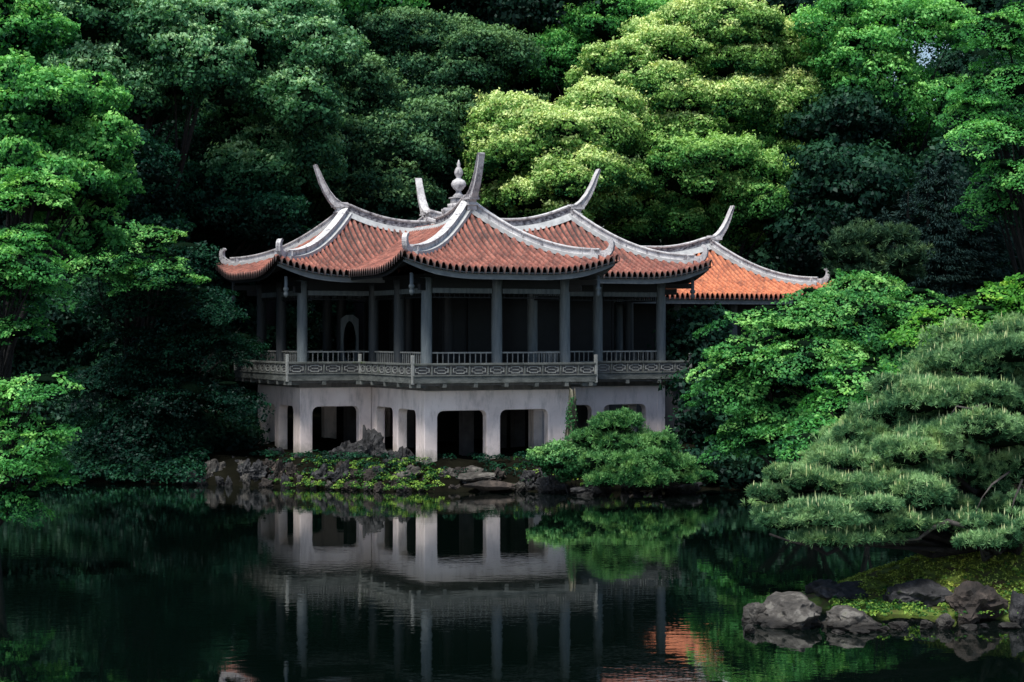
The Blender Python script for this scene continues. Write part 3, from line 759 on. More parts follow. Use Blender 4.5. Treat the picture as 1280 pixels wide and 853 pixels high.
def limbs(mb, base, lobes, r0, rg, top_frac=.5, lean=0):
    zs = [c_[2] for c_, r_ in lobes]; cx = np.mean([c_[0] for c_, r_ in lobes]); cy = np.mean([c_[1] for c_, r_ in lobes])
    zt = base[2]+(np.mean(zs)-base[2])*1.0
    pts = []; rad = []
    for k in range(7):
        t = k/6; pts.append((base[0]+(cx-base[0])*t*t+math.sin(t*5+lean)*.15, base[1]+(cy-base[1])*t*t, base[2]-.4+(zt-base[2]+.4)*t)); rad.append(r0*(1.25 if k == 0 else 1)*(1-.62*t))
    mb.tube(pts, rad, 9)
    for c_, r_ in lobes:
        k = int(rg.integers(2, 5)); s0 = Vector(pts[k]); e = Vector(c_); mid = (s0+e)/2+Vector((rg.normal()*.3, rg.normal()*.3, -.3-.1*abs(e.x-s0.x)))
        mb.tube([s0, (s0+mid)/2, mid, (mid+e)/2, e], [rad[k]*.55, rad[k]*.5, rad[k]*.38, rad[k]*.28, rad[k]*.14], 6)
        for _ in range(3):
            dv = Vector((rg.normal(), rg.normal(), rg.normal()*.6)).normalized(); e2 = e+Vector((dv.x*r_[0], dv.y*r_[1], dv.z*r_[2]))*.85
            mb.tube([mid, (mid+e2)/2+Vector((0, 0, .2)), e2], [rad[k]*.22, rad[k]*.15, rad[k]*.04], 5)
def tree(name, label, cat, D, lob, sty, lm, seed, trunk_px, r0=.3, leafs=1., dens=1., clumps=1., group=None, bark='bark', core=None, baseD=None):
    rg = np.random.default_rng(seed)
    lobes = px_lobes(lob, D, rg)
    bD = baseD or D; bx = (trunk_px-640)/F*bD; bz = gzf(bx, bD)
    t = empty(name, (bx, bD, bz)); tag(t, label, cat, group)
    off = np.array([bx, bD, bz])
    lobes = [((c_[0]-bx, c_[1]-bD, c_[2]-bz), r_) for c_, r_ in lobes]
    zlo = min(c_[2]-r_[2] for c_, r_ in lobes); zhi = max(c_[2]+r_[2] for c_, r_ in lobes)
    l0 = lobes; lobes = sublobes(lobes, rg, 5 if sty in ('maple', 'far') else 11, .82, sty == 'maple')
    V, T_, ck = foliage(lobes, sty, rg, leafs, dens, clumps)
    lobes, lall = l0, lobes
    T_ = np.clip(T_-(.26 if sty == 'maple' else .10)*(1-np.clip((V.reshape(-1, 4, 3)[:, 0, 2]-zlo)/(zhi-zlo), 0, 1)), 0, 1)  # lower leaves tinted darker, shade painted into the crown colour
    if core is not None: ck = core
    nl = len(T_); LEAFN[0] += nl
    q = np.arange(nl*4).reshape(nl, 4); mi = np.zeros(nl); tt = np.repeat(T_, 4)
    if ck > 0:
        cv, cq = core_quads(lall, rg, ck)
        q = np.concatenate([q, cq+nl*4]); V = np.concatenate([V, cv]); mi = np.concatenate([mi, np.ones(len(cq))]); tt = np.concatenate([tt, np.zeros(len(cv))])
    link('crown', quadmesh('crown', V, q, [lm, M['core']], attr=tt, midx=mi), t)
    mb = MB(); limbs(mb, (0, 0, 0), lobes, r0, rg); mb.build('trunk', M[bark], t, True)
    return t

# ---- background trees behind the pavilion
tree('evergreen_tree', 'broad evergreen with grey green billowing crown at the upper left', 'tree', 69,
     [(110,25,80,45),(205,45,90,55),(175,120,80,50),(260,90,60,50),(130,95,60,40)], 'broad', L['evergreen'], 11, 170, .4)
tree('evergreen_tree', 'tall evergreen with rounded crown bulging above the left roof horn', 'tree', 73,
     [(330,50,75,60,0),(375,130,48,70,-1),(320,150,60,50,1),(385,60,40,50),(350,215,60,50,0),(290,20,60,40)], 'broad', L['evergreen'], 12, 330, .4)
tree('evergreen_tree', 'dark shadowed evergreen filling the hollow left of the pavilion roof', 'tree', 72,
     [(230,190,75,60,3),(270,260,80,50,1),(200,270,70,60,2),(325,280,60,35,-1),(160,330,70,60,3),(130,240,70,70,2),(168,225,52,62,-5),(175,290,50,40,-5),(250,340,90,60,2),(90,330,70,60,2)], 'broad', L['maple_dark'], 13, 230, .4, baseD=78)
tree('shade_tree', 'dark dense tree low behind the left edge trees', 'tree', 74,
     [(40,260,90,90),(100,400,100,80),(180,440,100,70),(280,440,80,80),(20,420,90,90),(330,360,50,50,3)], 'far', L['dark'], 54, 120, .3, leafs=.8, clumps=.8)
tree('oak_tree', 'dull green oak behind the left end of the main ridge', 'tree', 78,
     [(445,125,55,40),(430,195,55,50,-1),(490,185,50,45),(470,240,60,40,-1),(410,240,40,40)], 'broad', L['dull'], 14, 450, .4)
tree('oak_tree', 'dark brownish green oak behind the roof finial', 'tree', 86,
     [(560,110,60,50),(520,60,70,45,2),(600,80,60,50),(550,190,60,60,-1),(620,170,60,50,2),(500,150,50,50,2)], 'broad', L['dull'], 15, 560, .45, dens=.9)
tree('tall_tree', 'tall dark tree rising out of frame above the roof finial', 'tree', 95,
     [(560,0,90,50),(650,20,90,55),(730,10,80,50),(490,20,50,40),(620,80,80,50,2)], 'far', L['dark'], 16, 600, .5)
tree('tall_tree', 'leafy tree with a few bright tufts at the top behind the left evergreens', 'tree', 88,
     [(430,20,50,40),(395,0,60,30),(450,80,40,45,1),(480,0,40,30)], 'far', L['bright'], 17, 430, .4, dens=.7, core=.6, leafs=.8)
tree('camphor_tree', 'bright green tree tucked behind the pale flowering crown', 'tree', 94,
     [(700,75,45,42,-1),(770,35,65,38,-1),(735,110,40,35),(820,30,50,35,1)], 'caul', L['bright'], 18, 740, .4)
tree('chinquapin_tree', 'large tree with cream yellow blossoming billowing crown behind the right wing', 'tree', 89,
     [(870,72,110,62,0),(790,105,85,55,-1),(945,65,75,50,0),(930,140,90,65,-.5),(840,160,110,75,-1),(985,105,45,40,1),(770,175,70,60,-1)], 'caul', L['pale'], 19, 850, .5, dens=1.1)
tree('chinquapin_tree', 'pale yellow green tree just behind the horn of the front wing', 'tree', 84,
     [(645,165,60,48,0),(700,190,75,58,-1),(608,190,35,35,0),(720,245,80,55,-1),(745,165,70,55,1),(655,225,55,45,0)], 'caul', L['pale'], 20, 680, .4, dens=1.1)
tree('shade_tree', 'dark green tree filling the gap right of the camphor crown', 'tree', 95,
     [(1080,160,60,60),(1150,200,50,50),(1020,190,60,60),(1240,120,60,60),(1230,200,60,60)], 'far', L['dark'], 55, 1120, .3, leafs=.8)
tree('camphor_tree', 'mid green tree with rounded clumps above the right wing hip', 'tree', 86,
     [(860,215,75,50,-1),(950,245,52,50,-1),(820,270,60,40,0),(900,290,60,45,1),(930,190,60,35,2)], 'caul', L['palegreen'], 21, 880, .4)
tree('zelkova_tree', 'tall fresh green tree with bare dark limbs and sky gaps in the upper right', 'tree', 88,
     [(1070,50,70,50),(1100,110,60,45,-1),(1040,100,40,50,1),(1150,40,60,40),(1130,180,50,30,1),(1180,120,40,25),(1060,180,35,50,1)], 'broad', L['bright'], 22, 1090, .45, dens=.75, core=.35)
tree('maple_tree', 'bright green tree leaning in from the right edge', 'tree', 62,
     [(1255,40,40,45),(1265,110,50,40),(1245,165,45,30),(1270,215,45,30),(1230,125,30,25),(1250,250,45,35)], 'maple', L['bright'], 23, 1310, .25, dens=1.1, clumps=.9)
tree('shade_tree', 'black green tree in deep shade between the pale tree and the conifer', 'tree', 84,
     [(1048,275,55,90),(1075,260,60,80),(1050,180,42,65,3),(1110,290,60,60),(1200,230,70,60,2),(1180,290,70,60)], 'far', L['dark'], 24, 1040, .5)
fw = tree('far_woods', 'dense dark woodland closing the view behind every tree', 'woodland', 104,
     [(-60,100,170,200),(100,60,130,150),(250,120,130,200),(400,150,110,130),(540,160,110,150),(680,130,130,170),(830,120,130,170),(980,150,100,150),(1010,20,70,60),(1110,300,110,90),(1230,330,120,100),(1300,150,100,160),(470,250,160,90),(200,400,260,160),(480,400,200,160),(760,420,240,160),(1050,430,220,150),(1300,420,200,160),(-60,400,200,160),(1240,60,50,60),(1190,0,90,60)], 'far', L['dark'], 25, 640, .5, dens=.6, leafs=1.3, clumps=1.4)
fw['kind'] = 'stuff'

# ---- blue-green conifer and clipped pine, right of the gallery
def conifer(label, D, tops, lm, seed, basepx):
    rg = np.random.default_rng(seed)
    bx = (basepx-640)/F*D; bz = gzf(bx, D); t = empty('conifer_tree', (bx, D, bz)); tag(t, label, 'tree')
    Cs, Ns, Ts, TT, mb = [], [], [], [], MB()
    for (px, ytop, ybot, wpx) in tops:
        p0 = P(px, ytop, D); p1 = P(px, ybot, D); h = p0.z-p1.z
        mb.tube([(p0.x-bx, 0, -.3), (p0.x-bx, 0, (p0.z-bz)*.6), (p0.x-bx, 0, p0.z-bz)], [.22, .14, .02], 7)
        nb_ = int(h*26)
        for b in range(nb_):
            f = (b+rg.random())/nb_; z = p0.z-bz-h*f; ln = (wpx/F*D)*(.12+f**.8)*rg.uniform(.6, 1.1); an = rg.random()*2*PI
            k = int(30+ln*110); s_ = rg.random(k)**.7
            dx = np.cos(an)+rg.normal(size=k)*.22*s_; dy = np.sin(an)+rg.normal(size=k)*.22*s_
            x = (p0.x-bx)+dx*ln*s_; y = dy*ln*s_; zz = z-ln*s_*.35+ln*.25*s_*s_+rg.normal(size=k)*.05
            Cs.append(np.stack([x, y, zz], -1)); Ns.append(unit(np.array([0, 0, 1.])+rg.normal(size=(k, 3))*.5))
            TT.append(np.stack([dx, dy, -.3+rg.normal(size=k)*.5], -1)); Ts.append(np.clip(.35+.4*s_*rg.random(k)+.2*(rg.random()-.5), 0, 1))
    V = leaf_arrays(np.concatenate(Cs), np.concatenate(Ns), .16, .035, rg, np.concatenate(TT))
    link('crown', leaf_mesh('crown', V, np.concatenate(Ts), [lm]), t); mb.build('trunk', M['bark'], t, True)
conifer('dark blue green conifer with several pointed tops behind the clipped pine', 66,
        [(1182,198,380,70), (1160,202,380,55), (1212,228,390,60), (1135,240,380,50), (1240,262,380,55), (1105,262,330,35)], L['spruce'], 31, 1180)

def needles(pads, rg, lm_mix, tuft_r=.10, sp=.11, nl=20, top=True, candles=.2, wd=.010, offs=(0, 0, 0)):
    """pads: list of (centre, radii). tufts of needles over the upper skin, candles on top"""
    C_, T_, N_, Ln, Wd, Ti, Mi = [], [], [], [], [], [], []
    for c_, r_ in pads:
        c_ = np.array(c_); r_ = np.array(r_)
        n = int(2.6*PI*r_[0]*r_[1]/(sp*sp)*1.1)
        d = unit(rg.normal(size=(n, 3))*np.array([1, 1, .9])); d[:, 2] = np.where(d[:, 2] < -.25, -d[:, 2], d[:, 2])
        lump = np.array([noise.noise(Vector((v[0]*3+c_[0], v[1]*3+c_[1], v[2]*3+c_[2]))) for v in d[:, :]*r_*1.0])
        lump2 = np.array([noise.noise(Vector((v[0]*7+c_[0], v[1]*7, v[2]*7))) for v in d*r_])
        rad = 1+.38*lump+.20*lump2+rg.normal(size=n)*.07-rg.random(n)**2*.18
        p = c_+d*r_*rad[:, None]
        for k in range(n):
            ax = d[k]*.75+np.array([0, 0, 1.0])+rg.normal(size=3)*.25; ax /= np.linalg.norm(ax)
            dirs = unit(ax[None]*.75+rg.normal(size=(nl, 3))*.62)
            ln = tuft_r*rg.uniform(.7, 1.25)
            C_.append(p[k]+dirs*ln*.5); T_.append(dirs); N_.append(rg.normal(size=(nl, 3))); Ln.append(np.full(nl, ln)); Wd.append(np.full(nl, wd))
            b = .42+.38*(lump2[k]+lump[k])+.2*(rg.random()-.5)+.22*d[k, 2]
            Ti.append(np.clip(b+.3*(rg.random(nl)-.5), 0, 1)); Mi.append(np.zeros(nl))
            if rg.random() < candles and d[k, 2] > .1:
                h = rg.uniform(.03, .15); q = p[k]+np.array([0, 0, h*.5+ln*.55])
                C_.append(q[None]-0*q); T_.append(np.array([[rg.normal()*.08, rg.normal()*.08, 1]])); N_.append(np.array([[rg.normal()*.2, -1, 0]]))
                Ln.append(np.array([h+.05])); Wd.append(np.array([.019])); Ti.append(rg.random(1)); Mi.append(np.ones(1))
    C_ = np.concatenate(C_); V = leaf_arrays(C_, np.concatenate(N_), np.concatenate(Ln), np.concatenate(Wd), rg, np.concatenate(T_), 0)
    return V, np.concatenate(Ti), np.concatenate(Mi)

def pine(name, label, D, pads_px, lms, seed, basepx, trunkpath, r0, tuft_r, sp, nl, wd, candles, baseD=None, bark='bark', thin=.32, bz=None, cat='pine tree', corek=.62):
    rg = np.random.default_rng(seed)
    bD = baseD or D; bx = (basepx-640)/F*bD
    if bz is None: bz = gzf(bx, bD)
    t = empty(name, (bx, bD, bz)); tag(t, label, cat)
    pads = []
    for q in pads_px:
        px, py, rx, ry = q[:4]; dd = q[4] if len(q) > 4 else rg.uniform(-.4, .4); s_ = (D+dd)/F; p = P(px, py, D+dd)
        c0 = np.array((p.x-bx, p.y-bD, p.z-bz)); r0_ = np.array((rx*s_, max(rx*.7, ry)*s_, ry*s_)); pads.append((tuple(c0), tuple(r0_*.86)))
        for _ in range(5):
            an = rg.random()*2*PI; f_ = rg.uniform(.25, .55)
            pads.append((tuple(c0+np.array([math.cos(an), math.sin(an)-.2, rg.uniform(-.5, .9)])*r0_*.72), tuple(r0_*np.array([f_, f_, rg.uniform(.45, .95)]))))
    V, T_, Mi = needles(pads, rg, None, tuft_r, sp, nl, True, candles, wd)
    LEAFN[0] += len(T_)
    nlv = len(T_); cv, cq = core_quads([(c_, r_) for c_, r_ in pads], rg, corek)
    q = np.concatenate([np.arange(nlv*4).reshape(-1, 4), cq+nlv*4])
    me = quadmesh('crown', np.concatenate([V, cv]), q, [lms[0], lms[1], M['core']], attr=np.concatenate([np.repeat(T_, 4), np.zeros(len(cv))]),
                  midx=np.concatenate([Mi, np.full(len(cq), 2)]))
    link('crown', me, t)
    mb = MB(); tp = [Vector(P(px, py, dd))-Vector((bx, bD, bz)) for px, py, dd in trunkpath]
    mb.tube(tp, [r0*(1-.7*k/(len(tp)-1)) for k in range(len(tp))], 10)
    for c_, r_ in pads[::6]:
        e = Vector(c_); s0 = min(tp, key=lambda v: (v-e).length); 
        for _ in range(5):
            an = rg.random()*2*PI; e2 = e+Vector((math.cos(an)*r_[0]*.8, math.sin(an)*r_[1]*.8, -r_[2]*.35))
            m1 = s0+(e2-s0)*.35+Vector((rg.normal()*.1, rg.normal()*.1, rg.normal()*.08-.1)); m2 = s0+(e2-s0)*.7+Vector((rg.normal()*.1, rg.normal()*.1, rg.normal()*.08))
            mb.tube([s0, m1, m2, e2], [r0*.28, r0*.2, r0*.13, r0*.05], 6)
    mb.build('trunk', M[bark], t, True)
    return t
pine('pine_tree', 'clipped dome shaped pine behind the end of the orange roof', 63,
     [(1092,300,48,20), (1060,322,30,18), (1120,325,36,18), (1090,340,56,18)], (L['pine_dark'], L['pine']), 33, 1095,
     [(1095,560,63), (1092,430,63), (1095,330,63)], .2, .20, .22, 16, .028, .05)
# the big foreground pine on the islet
pine('pine_tree', 'big spreading pine with pale upright candles on the islet', 34,
     [(1230,455,90,34,1.2), (1285,425,60,30,1.5), (1150,492,62,22,.8), (1205,500,80,26,.3), (1115,520,42,16,.6),
      (1240,545,90,24,0), (1150,560,80,22,.2), (1075,578,62,20,.1), (1010,605,52,20,-.2), (965,622,30,12,-.3),
      (1110,612,80,24,-.4), (1060,640,90,20,-.7), (985,655,42,13,-.6), (1130,655,62,18,-.8), (1050,672,70,13,-1.0),
      (1205,605,50,18,.6), (1275,590,50,26,.2), (1275,640,40,20,-.2), (1230,665,40,14,-.5), (1180,590,44,16,-.2),
      (1100,560,80,34,1.0), (1180,540,90,50,1.2), (1230,500,90,50,1.4), (1040,605,75,26,.6), (1000,636,60,20,.4), (1110,640,90,26,.5), (1255,570,60,40,1.3), (1150,525,60,30,1.2), (1200,640,60,18,.9), (1240,678,46,15,-1.2), (1280,664,34,20,-1.1), (1215,655,30,12,-.9)],
     (L['pine'], L['candle']), 35, 1262,
     [(1262,708,34.2), (1254,680,34.2), (1262,640,34.4), (1240,600,34.6), (1248,560,34.8), (1262,500,35)], .30, .105, .075, 19, .0095, .07, bz=.75, bark='bark', corek=.66)

pt = bpy.data.objects['pine_tree.001']; o0 = pt.location
for path, r_, mt in (([(1250,690,33.6),(1228,672,33.2),(1205,658,32.9),(1185,652,32.8),(1166,660,32.8),(1148,674,32.9),(1110,676,33)], .065, 'bark_pale'),
                     ([(1150,676,33.1),(1095,680,32.8),(1058,682,32.6),(1034,693,32.5),(1014,683,32.5),(990,678,32.6),(962,668,32.8)], .045, 'bark'),
                     ([(1262,590,33.6),(1240,606,33.0),(1228,622,32.9),(1218,645,32.9)], .022, 'bark_pale'),
                     ([(1278,600,33.5),(1268,625,33),(1262,648,33)], .022, 'bark_pale'),
                     ([(1240,500,34),(1215,512,33.3),(1196,508,33.2),(1188,520,33.2)], .03, 'bark_pale')):
    pp = [P(a, b, d)-o0 for a, b, d in path]
    MB().tube(pp, [r_*(1-.6*k/(len(pp)-1))*(1+.18*math.sin(k*2.3)) for k in range(len(pp))], 8).build('limb', M[mt], pt, True)

# ---- maples
tree('maple_tree', 'large fresh green maple spreading in front of the side hall on the right bank', 'tree', 52,
     [(985,402,60,28,0),(1060,388,85,36,0),(1150,385,70,30,1),(935,440,58,30,-.5),(1000,455,85,40,-1),(1080,440,80,40,0),(925,495,50,30,0),(990,520,75,36,-.6),(1060,500,60,30,-1),(945,550,55,25,0),(1130,430,70,30,1),(1015,425,70,34,.3),(955,475,50,34,.4),(1035,475,70,40,.6),(1010,378,36,18,.5),(1080,355,50,20,1),(915,465,30,22,.3),(1015,540,60,30,.3)], 'maple', L['maple'], 41, 1010, .22, leafs=1.0, dens=1.15, clumps=.72)
tree('maple_tree', 'yellow green maple with lime tips at the right edge above the pine', 'tree', 47,
     [(1250,375,55,30),(1200,395,55,22),(1165,410,40,16,-.5),(1280,360,30,25),(1230,400,60,24)], 'maple', L['lime'], 42, 1290, .15, dens=1.1, clumps=.6)
tree('maple_sapling', 'light green young maple between the big maple and the pine', 'tree', 43,
     [(1060,505,42,28),(1030,535,45,24,-.3),(1085,470,40,24,.3),(1010,550,30,16)], 'maple', L['maple_light'], 43, 1080, .08, dens=1.2, clumps=.5, leafs=.9)
tree('maple_tree', 'shaded dark maple reaching over the water at the left end of the pavilion', 'tree', 64,
     [(190,325,70,35,0),(180,370,80,40,0),(240,385,60,35,-1),(220,430,90,35,0),(300,430,35,26,4),(150,480,80,35,0),(240,490,80,30,-1),(170,530,80,35,-.5)], 'maple', L['maple_dark'], 44, 150, .25, dens=.9, clumps=.9, core=.6, baseD=69)
tree('maple_tree', 'mid green maple whose upper sprays touch the left eave corner', 'tree', 61,
     [(185,300,45,20),(205,330,30,16),(160,300,60,28),(190,345,50,20),(120,330,50,26)], 'maple', L['maple'], 45, 150, .16, dens=1, clumps=.7, baseD=68)
tree('sweetgum_tree', 'near leafy green tree filling the left edge', 'tree', 48,
     [(15,45,50,60),(50,130,50,45),(10,140,50,60),(105,130,45,40,.5),(115,185,50,35,0),(135,230,35,28),(70,225,60,40,-.5),(105,290,55,35),(20,210,50,50)], 'broad', L['bright'], 46, -20, .25, leafs=.75, dens=1, clumps=.62)
tree('maple_tree', 'fine leaved maple with drooping light sprays on the left edge', 'tree', 42,
     [(10,245,60,22),(45,225,40,20),(15,300,55,25),(50,330,35,18),(5,360,60,30),(20,410,40,22),(-10,330,50,50)], 'maple', L['maple_light'], 47, -40, .15, leafs=.85, dens=1.25, clumps=.55)
tree('maple_tree', 'low bright maple overhanging the water in the left foreground', 'tree', 38,
     [(50,478,50,14,0),(10,490,50,22,0),(20,530,55,25,0),(15,575,55,26,0),(5,620,45,24,0),(55,540,25,12),(50,590,25,10)], 'maple', L['maple_light'], 48, -60, .12, leafs=.8, dens=1.3, clumps=.5)
tree('shade_tree', 'black shrubby trees lining the dark left bank', 'tree', 70,
     [(60,420,120,80),(200,480,120,70),(310,460,60,80,4),(60,540,120,55,-2),(190,548,110,45,-3),(280,560,60,40,0),(130,330,90,70,2)], 'broad', L['dark'], 49, 120, .3, dens=.6, leafs=1.2)
tree('shade_tree', 'dark bushes under the big maple on the right bank', 'tree', 62,
     [(920,520,70,60),(1000,540,90,55),(1120,520,120,70),(870,440,30,60,6),(1240,520,100,90),(900,585,70,20,-1.5),(980,585,90,22,-2)], 'broad', L['dark'], 50, 1000, .3, dens=.6, leafs=1.2)
tree('shade_tree', 'dark thicket glimpsed through the left wing of the pavilion', 'tree', 84,
     [(340,420,80,90),(440,420,80,100),(540,440,90,100),(640,440,90,100),(760,440,90,100)], 'broad', L['maple_dark'], 51, 500, .3, dens=.45, leafs=1.3)

tree('shade_bush', 'dark low bushes at the edge of the shaded left bank', 'bush', 64.5,
     [(70,583,60,24),(140,588,60,22),(205,582,50,26),(20,585,40,28),(110,560,60,30,2),(240,565,40,34,2),(175,572,50,24,1),(45,570,50,30,1)], 'broad', L['dark'], 53, 120, .06, leafs=.8, clumps=.6)
# ---- shrubs at the foot of the base
pine('clipped_pine', 'low clipped pine shrub with bright tiers in front of the right arcade', 57.6,
     [(770,530,36,14,0),(738,550,24,12,.2),(770,556,48,18,.1),(805,560,40,18,0),(798,574,46,16,-.3),(833,584,42,14,-.2),(768,578,48,16,-.4),(788,597,60,15,-.5),(858,599,32,11,-.2)],
     (L['shrub'], L['shrub']), 36, 790, [(790,612,57.6), (785,575,57.6), (772,540,57.6)], .12, .14, .12, 14, .026, 0, cat='shrub')
tree('azalea_bush', 'rounded dark green bush left of the clipped pine', 'shrub', 57.8,
     [(705,580,36,22,0),(690,570,22,14,.1),(735,585,30,18,-.2)], 'broad', L['shrub'], 52, 706, .05, leafs=.55, dens=1, clumps=.35)

# ================================================================== ROCKS
def rock_mesh(seed, sc, rough=.16, n=4):
    rr = random.Random(seed); bm = bmesh.new(); bmesh.ops.create_icosphere(bm, subdivisions=n, radius=1)
    planes = [(Vector((rr.gauss(0, 1), rr.gauss(0, 1), rr.gauss(0, .8))).normalized(), rr.uniform(.48, .88)) for _ in range(13)]
    o = Vector((rr.random()*50, rr.random()*50, rr.random()*50))
    for v in bm.verts:
        for nn, d in planes:
            k = v.co.dot(nn)-d
            if k > 0: v.co -= nn*k*.92
        v.co += v.co.normalized()*(noise.noise(v.co*1.7+o)*rough*1.2-abs(noise.noise(v.co*3.2+o))*rough*.9+noise.noise(v.co*6+o)*rough*.6+noise.noise(v.co*14+o)*rough*.3)
        v.co = Vector((v.co.x*sc[0], v.co.y*sc[1], v.co.z*sc[2]))
    me = bpy.data.meshes.new('rock'); bm.to_mesh(me); bm.free(); return me
def rock(px, py_base, rx, ry, mat, seed, label, group=None, D=None, cat='rock', name='rock', rough=.16, zc=0, lift=0):
    """px, waterline row, half width and full height in photo pixels"""
    if D is None: D = F*H/(py_base-YH)
    s_ = D/F; x = (px-640)*s_; h = ry*s_
    me = rock_mesh(seed, (rx*s_, rx*s_*.8, h*.75), rough); me.materials.append(M[mat]); 
    zb = H-(py_base-YH)*s_
    o = link(name, me, None, random.Random(seed).random()*6, (x, D+rx*s_*.4, zb+h*.32+lift)); tag(o, label, cat, group)
    return o
# shore rocks in front of the pavilion: (px, base row, half width, height, material, label)
G1 = 'craggy rocks along the pavilion shore'
SR = [(240,600,16,30,'rock_pale','craggy pale rock at the left end of the pavilion shore'),
      (268,604,20,30,'rock_pale','craggy light streaked rock second from the left end of the shore'),
      (300,602,22,26,'rock','dark rock left of the green shore plants'),
      (335,598,18,22,'rock','small dark rock under the left wing corner'),
      (505,612,30,26,'rock_pale','light mottled rock at the foot of the front left pier'),
      (545,606,26,26,'rock_pale','pale edged rock just left of the stone steps'),
      (478,600,22,28,'rock','jagged dark rock before the left side arches'),
      (400,604,26,16,'rock','low dark rock among the shore plants before the wide left arch'),
      (440,608,22,16,'rock','small dark rock among the shore plants left of the mottled rock'),
      (528,600,16,22,'rock_pale','jagged grey rock directly before the front left pier'),
      (640,596,30,24,'rock','dark craggy rock at the foot of the middle front pier'),
      (622,606,26,30,'rock_pale','craggy grey rock right of the stone steps'),
      (655,608,22,24,'rock','dark rock beside the azalea bush'),
      (690,616,24,18,'rock','low dark rock at the waterline under the azalea bush'),
      (735,620,24,16,'rock','low flat rock at the waterline under the clipped pine'),
      (850,616,30,20,'rock','dark low rock right of the clipped pine'),
      (885,606,26,24,'rock','dark boulder at the right end of the pavilion shore')]
for k, (px, py, rx, ry, mt, lb) in enumerate(SR):
    rock(px, py, rx, ry*1.1, mt, 100+k, lb, G1, rough=.30)
rr = random.Random(5)
for k in range(60):
    px = 235+k*11+rr.uniform(-7, 7); X_ = (px-640)/F*60; D = shore(X_)-rr.uniform(-.9, .35); py = YH+F*H/D
    rock(px, py, rr.uniform(6, 14), rr.uniform(7, 16), rr.choice(['rock', 'rock', 'rock_brown', 'rock_pale']), 200+k, 'small dark edging rock at the waterline below the pavilion', 'small edging rocks below the pavilion', D=float(D), rough=.32)
for k in range(34):
    px = rr.uniform(300, 480) if k % 3 else rr.uniform(560, 700)
    X_ = (px-640)/F*60; D = float(shore(X_))+rr.uniform(.3, 1.6); py = YH+F*(H-.25)/D
    rock(px, py, rr.uniform(9, 17), rr.uniform(12, 22), rr.choice(['rock', 'rock', 'rock_brown', 'rock_pale']), 330+k, 'rough broken rock on the planted bank between shore edging and arches', 'rough rocks on the planted bank', D=D, rough=.38)
# jagged garden rocks standing inside the left arches
for k, (px, py, rx, ry, D) in enumerate([(430,585,26,32,62.5), (460,580,22,42,62.2), (345,590,18,30,63.5), (380,590,24,22,62.4), (500,585,20,24,60.9)]):
    rock(px, py, rx, ry, 'rock', 260+k, ['jagged black rock under the left wing arch', 'tallest jagged black rock under the left wing arch', 'black rock in the far left arch', 'low black rock at the foot of the left wing pier', 'black rock by the side arch nearest the front pier'][k], 'jagged rocks standing in the left arches', D=D, rough=.4)
for k in range(9):
    px = 40+k*22; rock(px, 602-(k % 3), 14, 10, 'rock', 280+k, 'low dark rock edging the shaded left bank', 'rocks edging the left bank', rough=.2)
# stone steps
for k, (px, py, rx, hh_, lb) in enumerate([(612,607,46,9,'broad dark stone slab at the water below the front arch'), (597,596,28,7,'middle stone step below the front arch'), (590,588,24,6,'uppermost stone step below the front arch')]):
    D = [58.3, 59.0, 59.7][k]; s_ = D/F; me = rock_mesh(300+k, (rx*s_, .55, .16), .08); me.materials.append(M['rock_brown' if k == 0 else 'rock_pale'])
    p = P(px, py, D); o = link('stone_step', me, None, .1, (p.x, p.y, p.z)); tag(o, lb, 'step', 'stone steps below the front arch')
# islet rocks
IR = [(985,783,60,38,'rock_pale','big grey boulder with lichen spots at the tip of the islet'),
      (1068,787,44,25,'rock_pale','flat wide grey boulder right of the tip boulder'),
      (945,780,22,24,'rock_pale','stepped pale rock at the far tip of the islet'),
      (938,792,10,10,'rock_pale','small pale rock leaning at the outer water edge of the islet'),
      (1075,760,56,36,'rock','black ledge rock behind the flat boulder'),
      (1030,752,32,24,'rock','black rock behind the big tip boulder'),
      (1150,768,50,40,'rock','black boulder below the mossy slope'),
      (1222,778,50,44,'rock_brown','large brown slanting boulder below the moss at the right'),
      (1275,782,24,42,'rock','dark boulder at the right edge of the islet'),
      (1183,787,14,17,'rock_pale','rounded light stone standing upright at the water edge'),
      (1158,787,13,13,'rock_pale','grey stone left of the upright light stone'),
      (1128,788,18,10,'rock_pale','small flat stone left of the row of pebbles'),
      (1105,790,12,8,'rock_pale','tiny flat stone below the flat boulder'),
      (1213,788,14,7,'rock_pale','flat pale stone right of the upright light stone'),
      (1232,786,8,6,'rock','tiny dark stone between two flat pale stones'),
      (1262,786,20,8,'rock_pale','long flat stone at the right edge of the waterline'),
      (1078,792,18,6,'rock_pale','thin flat stone in the water before the flat boulder'),
      (1048,793,12,5,'rock_pale','thin wet stone in the water between the two big boulders')]
for k, (px, py, rx, ry, mt, lb) in enumerate(IR):
    rock(px, py, rx, ry, mt, 400+k, lb, 'rocks around the islet', rough=.20)

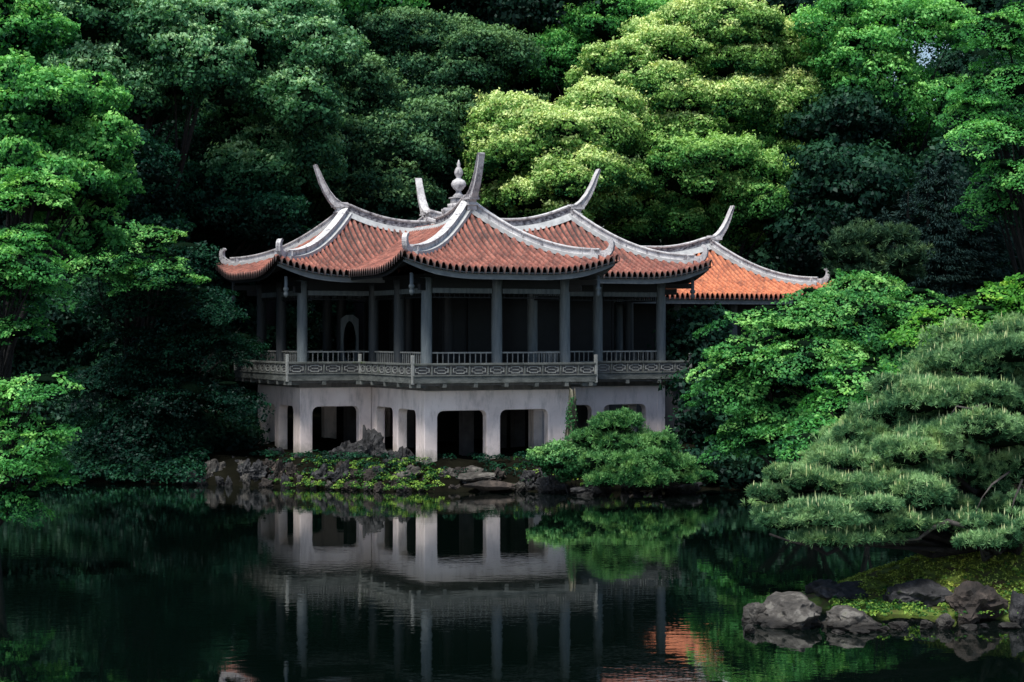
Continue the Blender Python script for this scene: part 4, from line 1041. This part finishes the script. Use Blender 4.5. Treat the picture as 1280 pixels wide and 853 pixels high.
# dead trunk against the base
def stump():
    p = P(712, 585, 59.5); t = empty('dead_trunk', (p.x, p.y, .8)); tag(t, 'weathered broken tree trunk wrapped in green climbing leaves against the front arcade', 'tree trunk')
    bm = bmesh.new(); n = 16; rings = []
    for k in range(12):
        f = k/11; z = -.3+2.45*f; r = .30-.21*f**.7
        ring = []
        for a_ in range(n):
            an = 2*PI*a_/n; rr_ = r*(1+.25*math.sin(an*5+f*2)+.15*math.sin(an*3+1)); zz = z
            if k > 8: zz += (k-8)*.16*abs(math.sin(an*2.5+.7))-.1
            ring.append(bm.verts.new((rr_*math.cos(an)+.08*f, rr_*math.sin(an)*.8, zz)))
        rings.append(ring)
    for k in range(11):
        for a_ in range(n): bm.faces.new((rings[k][a_], rings[k][(a_+1) % n], rings[k+1][(a_+1) % n], rings[k+1][a_]))
    bm.faces.new(rings[-1]); me = bpy.data.meshes.new('trunk'); bm.to_mesh(me); bm.free(); me.materials.append(M['stump']); me.shade_smooth()
    link('bark_shell', me, t)
    rg = np.random.default_rng(77); n_ = 520; f = rg.random(n_)**1.5; an = rg.random(n_)*2*PI; an = np.where(rg.random(n_) < .6, rg.normal(size=n_)*.5-1.2+np.sin(f*6), an)
    rd = .33-.2*f; C_ = np.stack([rd*np.cos(an)+.08*f, rd*np.sin(an)*.85, -.1+2.3*f], -1)
    N_ = unit(np.stack([np.cos(an), np.sin(an), .4+0*f], -1)+rg.normal(size=(n_, 3))*.4)
    link('climbing_leaves', leaf_mesh('climbing_leaves', leaf_arrays(C_, N_, .085, .055, rg), rg.random(n_)*.6, [L['shrub']]), t)
stump()

# ================================================================== GROUND COVER (stuff)
def cover(name, label, pts, lm, seed, l=.12, w_=.07, per=22, rad=.16, up=.8):
    rg = np.random.default_rng(seed); C_, N_, T_ = [], [], []
    for x, y, z in pts:
        k = int(per*rg.uniform(.5, 1.4)); d = unit(rg.normal(size=(k, 3))); d[:, 2] = np.abs(d[:, 2]); rd = rad*rg.uniform(.6, 1.4)
        C_.append(np.array([x, y, z])+d*rd*np.array([1, 1, .8])); N_.append(unit(d*.5+np.array([0, -.15, up])+rg.normal(size=(k, 3))*.5)); T_.append(np.clip(.5+.5*(rg.random(k)-.5)+.7*(rg.random()-.5), 0, 1))
    V = leaf_arrays(np.concatenate(C_), np.concatenate(N_), l, w_, rg)
    o = link(name, leaf_mesh(name, V, np.concatenate(T_), [lm])); tag(o, label, 'ground cover', kind='stuff')
rr = random.Random(9); pts = []
for _ in range(300):
    px = rr.choice([rr.uniform(330, 560), rr.uniform(380, 540), rr.uniform(380, 540), rr.uniform(640, 880)]); x = (px-640)/F*59.5
    y = float(shore(x))+rr.uniform(-.35, 1.7); pts.append((x, y, max(gzf(x, y), .05)+rr.uniform(0, .16)))
cover('shore_plants', 'bright low leafy plants carpeting the bank below the pavilion', pts, L['cover'], 61, .085, .045, 26, .12)
pts = []
for _ in range(260):
    px = rr.uniform(300, 880); x = (px-640)/F*61; y = float(shore(x))+rr.uniform(.6, 3.); pts.append((x, y, gzf(x, y)+rr.uniform(0, .1)))
cover('shade_ferns', 'dim dark green ferns on the soil close under the arches', pts, L['maple_dark'], 65, .10, .05, 30, .17)
pts = []
for _ in range(5200):
    x = rr.uniform(5.5, 14); y = rr.uniform(31.8, 37); z = islet_z(x, y)
    z = min(z, .95)
    if z > .22: pts.append((x, y, z))
cover('moss_tufts', 'mossy turf and tiny weeds over the islet top', pts, L['moss'], 62, .05, .03, 12, .06)
pts = []
for _ in range(230):
    px = rr.choice([rr.uniform(1040, 1150), rr.uniform(1040, 1280)]); D = rr.uniform(31.4, 33.4); x = (px-640)/F*D; pts.append((x, D, max(.1, min(.9, islet_z(x, D)))+.08))
cover('islet_weeds', 'small fresh green weeds between the islet boulders', pts, L['cover'], 63, .06, .035, 16, .07)
pts = []
for _ in range(900):
    px = rr.uniform(-20, 250); x = (px-640)/F*62; y = float(shore(x))+rr.uniform(-.25, 2.6); pts.append((x, y, max(gzf(x, y), .05)+rr.uniform(0, .3)))
cover('shade_plants', 'dark low plants covering the shaded left bank down to the water', pts, L['maple_dark'], 64, .14, .08, 26, .28)
print('LEAVES', LEAFN[0])
